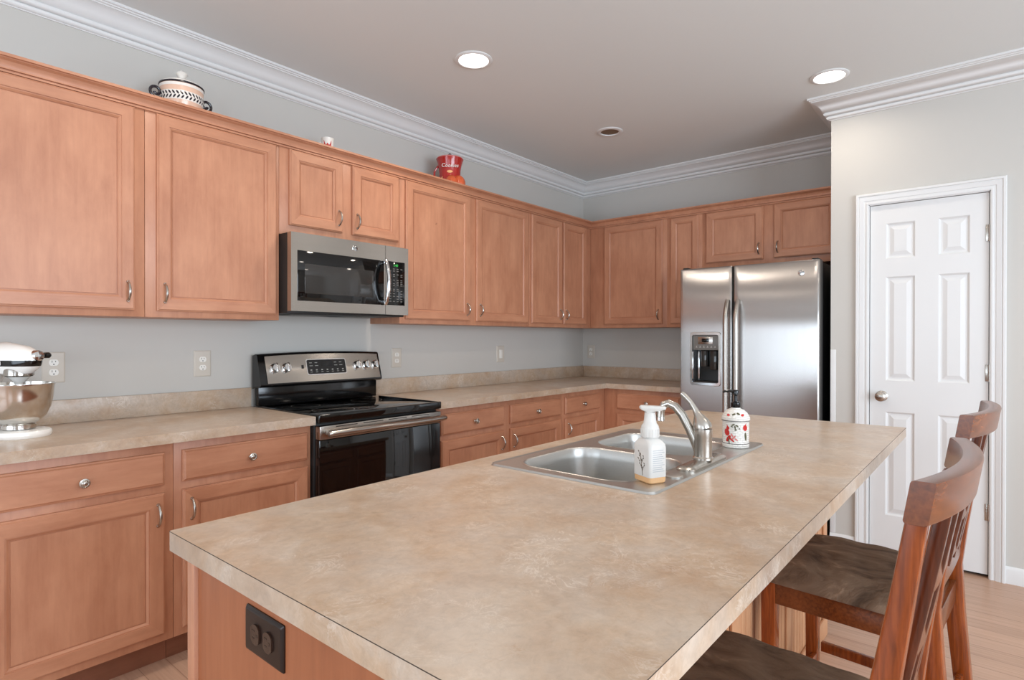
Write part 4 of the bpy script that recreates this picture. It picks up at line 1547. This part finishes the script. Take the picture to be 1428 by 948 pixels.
# a low stand height so that the pot shows above the cornice
pprof = [(0.055, 0.0), (0.062, 0.004), (0.066, 0.018), (0.076, 0.040), (0.0870, 0.080), (0.0900, 0.108), (0.0885, 0.138), (0.0900, 0.150), (0.0905, 0.158), (0.088, 0.160)]
m = MB().lathe(pprof, PC, n=48)
bdy = m.build('body', CERPEACH, pt, sharp=0.9)
m = MB()
seg = [(prof_r(pprof, z) + 0.0006, z) for z in (0.080, 0.09, 0.10, 0.108, 0.114, 0.120)]
vs_ = []
for r_, z in seg:
    vs_ += [(PC[0] + r_ * math.cos(2 * PI * k_ / 48), PC[1] + r_ * math.sin(2 * PI * k_ / 48), PC[2] + z) for k_ in range(48)]
m.add(vs_, [(j * 48 + k_, j * 48 + (k_ + 1) % 48, (j + 1) * 48 + (k_ + 1) % 48, (j + 1) * 48 + k_) for j in range(5) for k_ in range(48)])
for z0, z1 in ((0.142, 0.154),):
    seg = [(prof_r(pprof, z) + 0.0006, z) for z in (z0, (z0 + z1) / 2, z1)]
    vs_ = []
    for r_, z in seg:
        vs_ += [(PC[0] + r_ * math.cos(2 * PI * k_ / 48), PC[1] + r_ * math.sin(2 * PI * k_ / 48), PC[2] + z) for k_ in range(48)]
    m.add(vs_, [(j * 48 + k_, j * 48 + (k_ + 1) % 48, (j + 1) * 48 + (k_ + 1) % 48, (j + 1) * 48 + k_) for j in range(2) for k_ in range(48)])
m.build('white_band', CERWH, bdy)
m = MB()
polys = []
for q in range(-9, 10):
    s = q * 0.0165
    polys.append(ell(s, 0.1085, 0.0095, 0.0038, -0.95))
    polys.append(ell(s + 0.004, 0.0915, 0.0095, 0.0038, 0.95))
decal(m, pprof, PC, polys, va, 0.0012)
m.build('leaf_band', INK, bdy)
m = MB()
m.lathe([(0.0908, 0.1555), (0.0930, 0.157), (0.0930, 0.163), (0.0905, 0.165), (0.086, 0.1645)], PC, n=48)
m.build('dark_rim', INK, pt)
m = MB().lathe([(0.086, 0.164), (0.082, 0.172), (0.056, 0.186), (0.028, 0.196), (0.014, 0.200), (0.012, 0.206), (0.016, 0.212), (0.025, 0.221), (0.022, 0.228), (0.010, 0.235), (0.006, 0.240), (0, 0.242)], PC, n=40)
m.build('lid', CERWH, pt)
for s in (-1, 1):
    m = MB()
    pts = []
    rd = Vector((math.cos(va + s * PI / 2 + 0.4), math.sin(va + s * PI / 2 + 0.4), 0))
    for i in range(26):
        a = -0.5 * PI + 2.35 * PI * i / 25
        rr = 0.028 * (1 - 0.72 * i / 25)
        c0 = Vector(PC) + rd * 0.108 + Vector((0, 0, 0.112))
        pts.append(c0 + rd * (rr * math.cos(a)) + Vector((0, 0, rr * math.sin(a))))
    pts = [Vector(PC) + rd * 0.072 + Vector((0, 0, 0.058)), Vector(PC) + rd * 0.088 + Vector((0, 0, 0.070))] + pts
    m.tube(pts, 0.0062, 8)
    m.build('scroll_handle', INK, pt)

# small cup
SC = (-2.905, -0.20, ZT)
va = view_angle(SC[0], SC[1])
cpp = thing('small_mug', 'small white mug with a red motif on the cabinet tops above the microwave', 'mug', SC)
mprof = [(0.026, 0), (0.030, 0.003), (0.031, 0.040), (0.033, 0.116), (0.0345, 0.122), (0.0315, 0.122), (0.029, 0.02), (0, 0.018)]
MB().lathe(mprof, SC, n=32).build('body', CERWH, cpp)
m = MB()
decal(m, mprof, SC, [[(-0.022, 0.106), (0.0, 0.082), (-0.004, 0.06), (-0.018, 0.06)], [(0.022, 0.106), (0.002, 0.080), (0.006, 0.06), (0.020, 0.06)], ell(0, 0.076, 0.006, 0.014)], va, 0.0006)
m.build('red_motif', CARD, cpp)
m = MB()
rd = Vector((math.cos(va - PI / 2 - 0.2), math.sin(va - PI / 2 - 0.2), 0))
m.tube([Vector(SC) + rd * (0.029 + 0.022 * math.sin(PI * i / 12)) + Vector((0, 0, 0.108 - 0.07 * i / 12)) for i in range(13)], 0.0045, 8)
m.build('handle', CERWH, cpp)

# red cookie jar
JC = (-1.965, -0.20, ZT)
va = view_angle(JC[0], JC[1])
jr = thing('cookie_jar', 'red flared ceramic cookie jar with orange pumpkins at its foot on cabinet tops', 'jar', JC)
jprof = [(0.070, 0), (0.074, 0.02), (0.073, 0.07), (0.0715, 0.11), (0.0735, 0.15), (0.080, 0.185), (0.089, 0.214), (0.093, 0.226), (0.089, 0.228)]
MB().lathe(jprof, JC, n=40).build('body', RED, jr)
MB().lathe([(0.089, 0.228), (0.087, 0.234), (0.060, 0.243), (0.020, 0.248), (0.0, 0.249)], JC, n=36).build('lid', PINK, jr)
MB().lathe([(0.006, 0.247), (0.011, 0.254), (0.012, 0.262), (0.006, 0.268), (0, 0.269)], JC, n=16).build('lid_knob', INK, jr)
rdv = Vector((math.cos(va), math.sin(va), 0))
rdr = Vector((-rdv.y, rdv.x, 0))
for (s, out, rr, mt) in ((0.010, 0.072, 0.041, ORANGE), (0.058, 0.045, 0.044, ORANGE), (-0.040, 0.058, 0.028, ORANGE)):
    m = MB()
    cpos = Vector(JC) + rdr * s + rdv * out
    n_ = 40
    prof2 = [(0.0, 0.0)] + [(math.sin(PI * i / 12), 1 - math.cos(PI * i / 12)) for i in range(1, 12)] + [(0.0, 2.0)]
    vs_, fs = [], []
    for r_, z in prof2:
        for k_ in range(n_):
            t_ = 2 * PI * k_ / n_
            lob = 1 + 0.07 * abs(math.cos(4 * t_))
            vs_.append(cpos + Vector((rr * r_ * lob * math.cos(t_), rr * r_ * lob * math.sin(t_), rr * z * 1.25)))
    for i in range(len(prof2) - 1):
        for k_ in range(n_):
            fs.append((i * n_ + k_, i * n_ + (k_ + 1) % n_, (i + 1) * n_ + (k_ + 1) % n_, (i + 1) * n_ + k_))
    m.add(vs_, fs)
    pk = m.build('pumpkin', mt, jr)
m = MB()
decal(m, jprof, JC, [ell(0.0, 0.128, 0.020, 0.009), ell(-0.06, 0.09, 0.012, 0.005, 0.6)], va, 0.001)
m.build('leaf_motif', PEACH2, jr)
Mt = frame_mat(Vector(JC) + rdv * 0.0775 + Vector((0, 0, 0.166)), rdr, (rdv * 0.12 + Vector((0, 0, 1))))
text('jar_letters', 'Cookies', 0.034, CERWH, jr, Mt, 0.0015, 0.2)
m = MB()
m.tube([Vector(JC) - rdr * (0.070 + 0.035 * math.sin(PI * i / 12)) + Vector((0, 0, 0.19 - 0.13 * i / 12)) for i in range(13)], 0.007, 8)
m.build('handle', RED, jr)

# ---------------------------------------------------------------- ceiling lights
def downlight(label, x, y, lit, watts=7.5):
    r = thing('recessed_light', label, 'ceiling light', (x, y, ZC), 'recessed ceiling lights')
    m_ = MB()
    ro, ri = (0.098, 0.078) if lit else (0.092, 0.064)
    m_.lathe([(ro, -0.0005), (ro, -0.004), (ro - 0.004, -0.007), (ri + 0.004, -0.009), (ri, -0.007), (ri - 0.001, -0.001)], (x, y, ZC), n=48)
    # open ring: drop the caps
    m_.f = [f for f in m_.f if len(f) == 4]
    m_.m = [0] * len(m_.f)
    m_.build('trim_ring', WHITE, r)
    m_ = MB()
    if lit:
        m_.lathe([(ri, -0.0035), (ri * 0.7, -0.006), (0, -0.0065)], (x, y, ZC), n=40)
        m_.build('lens', LAMPGLOW, r)
        d_ = bpy.data.lights.new('lamp', 'AREA')
        d_.shape = 'DISK'
        d_.size = 0.14
        d_.energy = watts
        d_.spread = math.radians(150)
        d_.color = (1.0, 0.88, 0.75)
        lo = bpy.data.objects.new('lamp', d_)
        C.objects.link(lo)
        lo.parent = r
        lo.location = (0, 0, -0.012)
    else:
        m_.lathe([(ri, -0.0015), (ri * 0.85, -0.0012), (0, -0.0010)], (x, y, ZC), n=40)
        m_.build('baffle', CANDARK, r)
    return r


downlight('lit recessed ceiling light nearer the stove wall, left of the other lit one', -2.513, -0.945, True)
downlight('lit recessed ceiling light near the pantry wall', -1.108, -2.338, True, 3.0)
downlight('unlit recessed ceiling can with dark centre, above the corner counters', -1.126, -0.95, False)

for lab_, x_, y_, w_ in (('added out-of-view recessed light above the stand mixer, brightening the counter', -3.9, -0.945, 4.5),
                     ('lit recessed ceiling light above the sink end of the island', -2.51, -2.338, 3.5),
                     ('lit recessed ceiling light above the near end of the island', -3.9, -2.338, 2.0),
                     ('added out-of-view recessed fill light out in front of the pantry wall', -2.5, -3.7, 3.0)):
    downlight(lab_, x_, y_, True, w_)  # mixer and pantry-side lights are unseen, added to brighten counters and wall

# ---------------------------------------------------------------- bar stools
def make_stool(label, loc, rz):
    r = thing('counter_stool', label, 'stool', (0, 0, 0), 'counter stools at the island')
    W = 0.223

    def bezier_leg(side):
        m_ = MB()
        # back post with curved rake: (z, y centre, half depth, half width)
        st = [(0.0, -0.050, 0.020, 0.021), (0.20, -0.020, 0.021, 0.022), (0.45, 0.003, 0.023, 0.024), (0.60, 0.010, 0.022, 0.020), (0.72, -0.006, 0.0195, 0.018), (0.82, -0.0225, 0.017, 0.017), (0.92, -0.0385, 0.0145, 0.017), (1.036, -0.056, 0.0125, 0.017)]
        secs_ = []
        for z, yc, hd_, hw in st:
            cx = side * (W - hw + 0.000)
            secs_.append(([(cx + a, yc + b_) for a, b_ in rrect(-hw, hw, -hd_, hd_, 0.004, 2)], z))
        loft(m_, secs_, Matrix.Identity(4))
        return m_
    for s in (-1, 1):
        bezier_leg(s).build('back_post', STOOL, r, sharp=0.5)
    # curved top rail
    m_ = MB()
    secs_ = []
    for i in range(21):
        q = -1 + 2 * i / 20
        x = q * (W + 0.003)
        bow = -0.034 * (1 - q * q)
        hh0, hh1 = 1.037, 1.095
        y0 = -0.066 + bow
        # section in (y,z), slightly raked
        pr = rrect(-0.014, 0.014, 0, hh1 - hh0, 0.004, 2)
        secs_.append([(x, y0 + a + 0.010 - 0.16 * b_, hh0 + b_) for a, b_ in pr])
    n_ = len(secs_[0])
    vs2 = [p for s in secs_ for p in s]
    fs2 = [(j * n_ + i, j * n_ + (i + 1) % n_, (j + 1) * n_ + (i + 1) % n_, (j + 1) * n_ + i) for j in range(20) for i in range(n_)]
    fs2 += [tuple(range(n_)), tuple(20 * n_ + i for i in range(n_))]
    m_.add(vs2, fs2)
    m_.build('top_rail', STOOLX, r, sharp=0.5)

    # centre lattice: slats and cross bars following the rake and bow
    def yb(z):
        pts_ = [(0.60, 0.010), (0.72, -0.006), (0.82, -0.0225), (0.92, -0.0385), (1.04, -0.056)]
        for (z0, a0), (z1, a1) in zip(pts_[:-1], pts_[1:]):
            if z0 <= z <= z1:
                return a0 + (a1 - a0) * (z - z0) / (z1 - z0)
        return pts_[-1][1]

    def bowx(x, z):
        t_ = max(0, min(1, (z - 0.66) / 0.38))
        return yb(z) - 0.022 * (1 - (x / W) ** 2) * (0.25 + 0.75 * t_)
    for xs in (-0.085, 0.0, 0.085):
        m_ = MB()
        secs2 = []
        for z in (0.68, 0.76, 0.84, 0.92, 1.0, 1.042):
            yc = bowx(xs, z)
            secs2.append(([(xs + a, yc + b_) for a, b_ in rrect(-0.014, 0.014, -0.011, 0.009, 0.002, 2)], z))
        loft(m_, secs2, Matrix.Identity(4))
        m_.build('back_slat', STOOL_SHADE, r, sharp=0.5)
    for zc_ in (0.718, 0.820, 0.922):
        m_ = MB()
        vs3, n3 = [], 4
        for i in range(9):
            x = -0.085 + 0.170 * i / 8
            yc = bowx(x, zc_)
            vs3 += [(x, yc - 0.0085, zc_ - 0.016), (x, yc + 0.0065, zc_ - 0.016), (x, yc + 0.0065, zc_ + 0.016), (x, yc - 0.0085, zc_ + 0.016)]
        fs3 = [(j * 4 + i, j * 4 + (i + 1) % 4, (j + 1) * 4 + (i + 1) % 4, (j + 1) * 4 + i) for j in range(8) for i in range(4)] + [(0, 1, 2, 3), (32, 33, 34, 35)]
        m_.add(vs3, fs3)
        m_.build('cross_bar', STOOLX, r)
    m_ = MB()
    vs3 = []
    for i in range(11):
        x = -0.178 + 0.356 * i / 10
        yc = bowx(x, 0.665)
        vs3 += [(x, yc - 0.010, 0.643), (x, yc + 0.010, 0.643), (x, yc + 0.010, 0.690), (x, yc - 0.010, 0.690)]
    fs3 = [(j * 4 + i, j * 4 + (i + 1) % 4, (j + 1) * 4 + (i + 1) % 4, (j + 1) * 4 + i) for j in range(10) for i in range(4)] + [(0, 1, 2, 3), (40, 41, 42, 43)]
    m_.add(vs3, fs3)
    m_.build('lower_back_rail', STOOLX, r)
    # seat frame
    m_ = MB()
    for s in (-1, 1):
        m_.box(s * (W - 0.004), s * (W - 0.026), 0.028, 0.386, 0.494, 0.556, 0.002)
    m_.box(-W + 0.03, W - 0.03, 0.383, 0.405, 0.494, 0.556, 0.002)
    m_.box(-W + 0.045, W - 0.045, 0.0, 0.02, 0.494, 0.556, 0.002)
    m_.build('seat_frame', STOOLX, r)
    # cushion
    bm = bmesh.new()
    bmesh.ops.create_grid(bm, x_segments=18, y_segments=18, size=1)
    top = []
    for v in bm.verts:
        x, y = v.co.x, v.co.y
        ex = 1 - abs(x) ** 6
        ey = 1 - abs(y) ** 6
        z = 0.562 + 0.052 * (max(0, ex) * max(0, ey)) ** 0.4
        z += 0.003 * math.sin(7 * x + 3 * y) * (1 - x * x) * (1 - y * y) + 0.002 * math.sin(11 * y - 4 * x) * (1 - y * y)
        v.co = (x * (W + 0.004), 0.222 + y * 0.204, z)
    r_ = bmesh.ops.extrude_edge_only(bm, edges=[e for e in bm.edges if e.is_boundary])
    for e in r_['geom']:
        if isinstance(e, bmesh.types.BMVert):
            e.co.z = 0.5565
    bmesh.ops.holes_fill(bm, edges=[e for e in bm.edges if e.is_boundary], sides=0)
    m_ = MB().add_bm(bm)
    m_.build('seat_cushion', SUEDE, r, sharp=1.5)
    for s in (-1, 1):
        m_ = MB()
        secs_ = []
        for z, hw in ((0, 0.017), (0.3, 0.019), (0.5555, 0.021)):
            cx = s * (W - 0.022)
            secs_.append(([(cx + a, 0.404 + b_) for a, b_ in rrect(-hw, hw, -hw, hw, 0.003, 2)], z))
        loft(m_, secs_, Matrix.Identity(4))
        m_.build('front_leg', STOOL, r, sharp=0.5)
    for s in (-1, 1):
        MB().box(s * (W - 0.012), s * (W - 0.03), -0.02, 0.376, 0.196, 0.228, 0.002).build('stretcher', STOOL, r)
    MB().box(-W + 0.042, W - 0.042, 0.385, 0.403, 0.155, 0.19, 0.002).build('stretcher', STOOL, r)
    MB().box(-W + 0.044, W - 0.044, -0.018, 0.0, 0.25, 0.28, 0.002).build('stretcher', STOOL, r)
    r.location = loc
    r.rotation_euler = (0, 0, rz)
    return r


s1 = make_stool('nearer red-brown wooden counter stool, its brown suede seat cut off by the frame', (-3.590, -2.934, 0), math.radians(-2.3))
s2 = copy_tree(s1)
s2.location = (-2.722, -2.957, 0)
s2.rotation_euler = (0, 0, math.radians(-4))
s2['label'] = 'farther red-brown wooden counter stool, nearer the pantry door, suede seat fully seen'
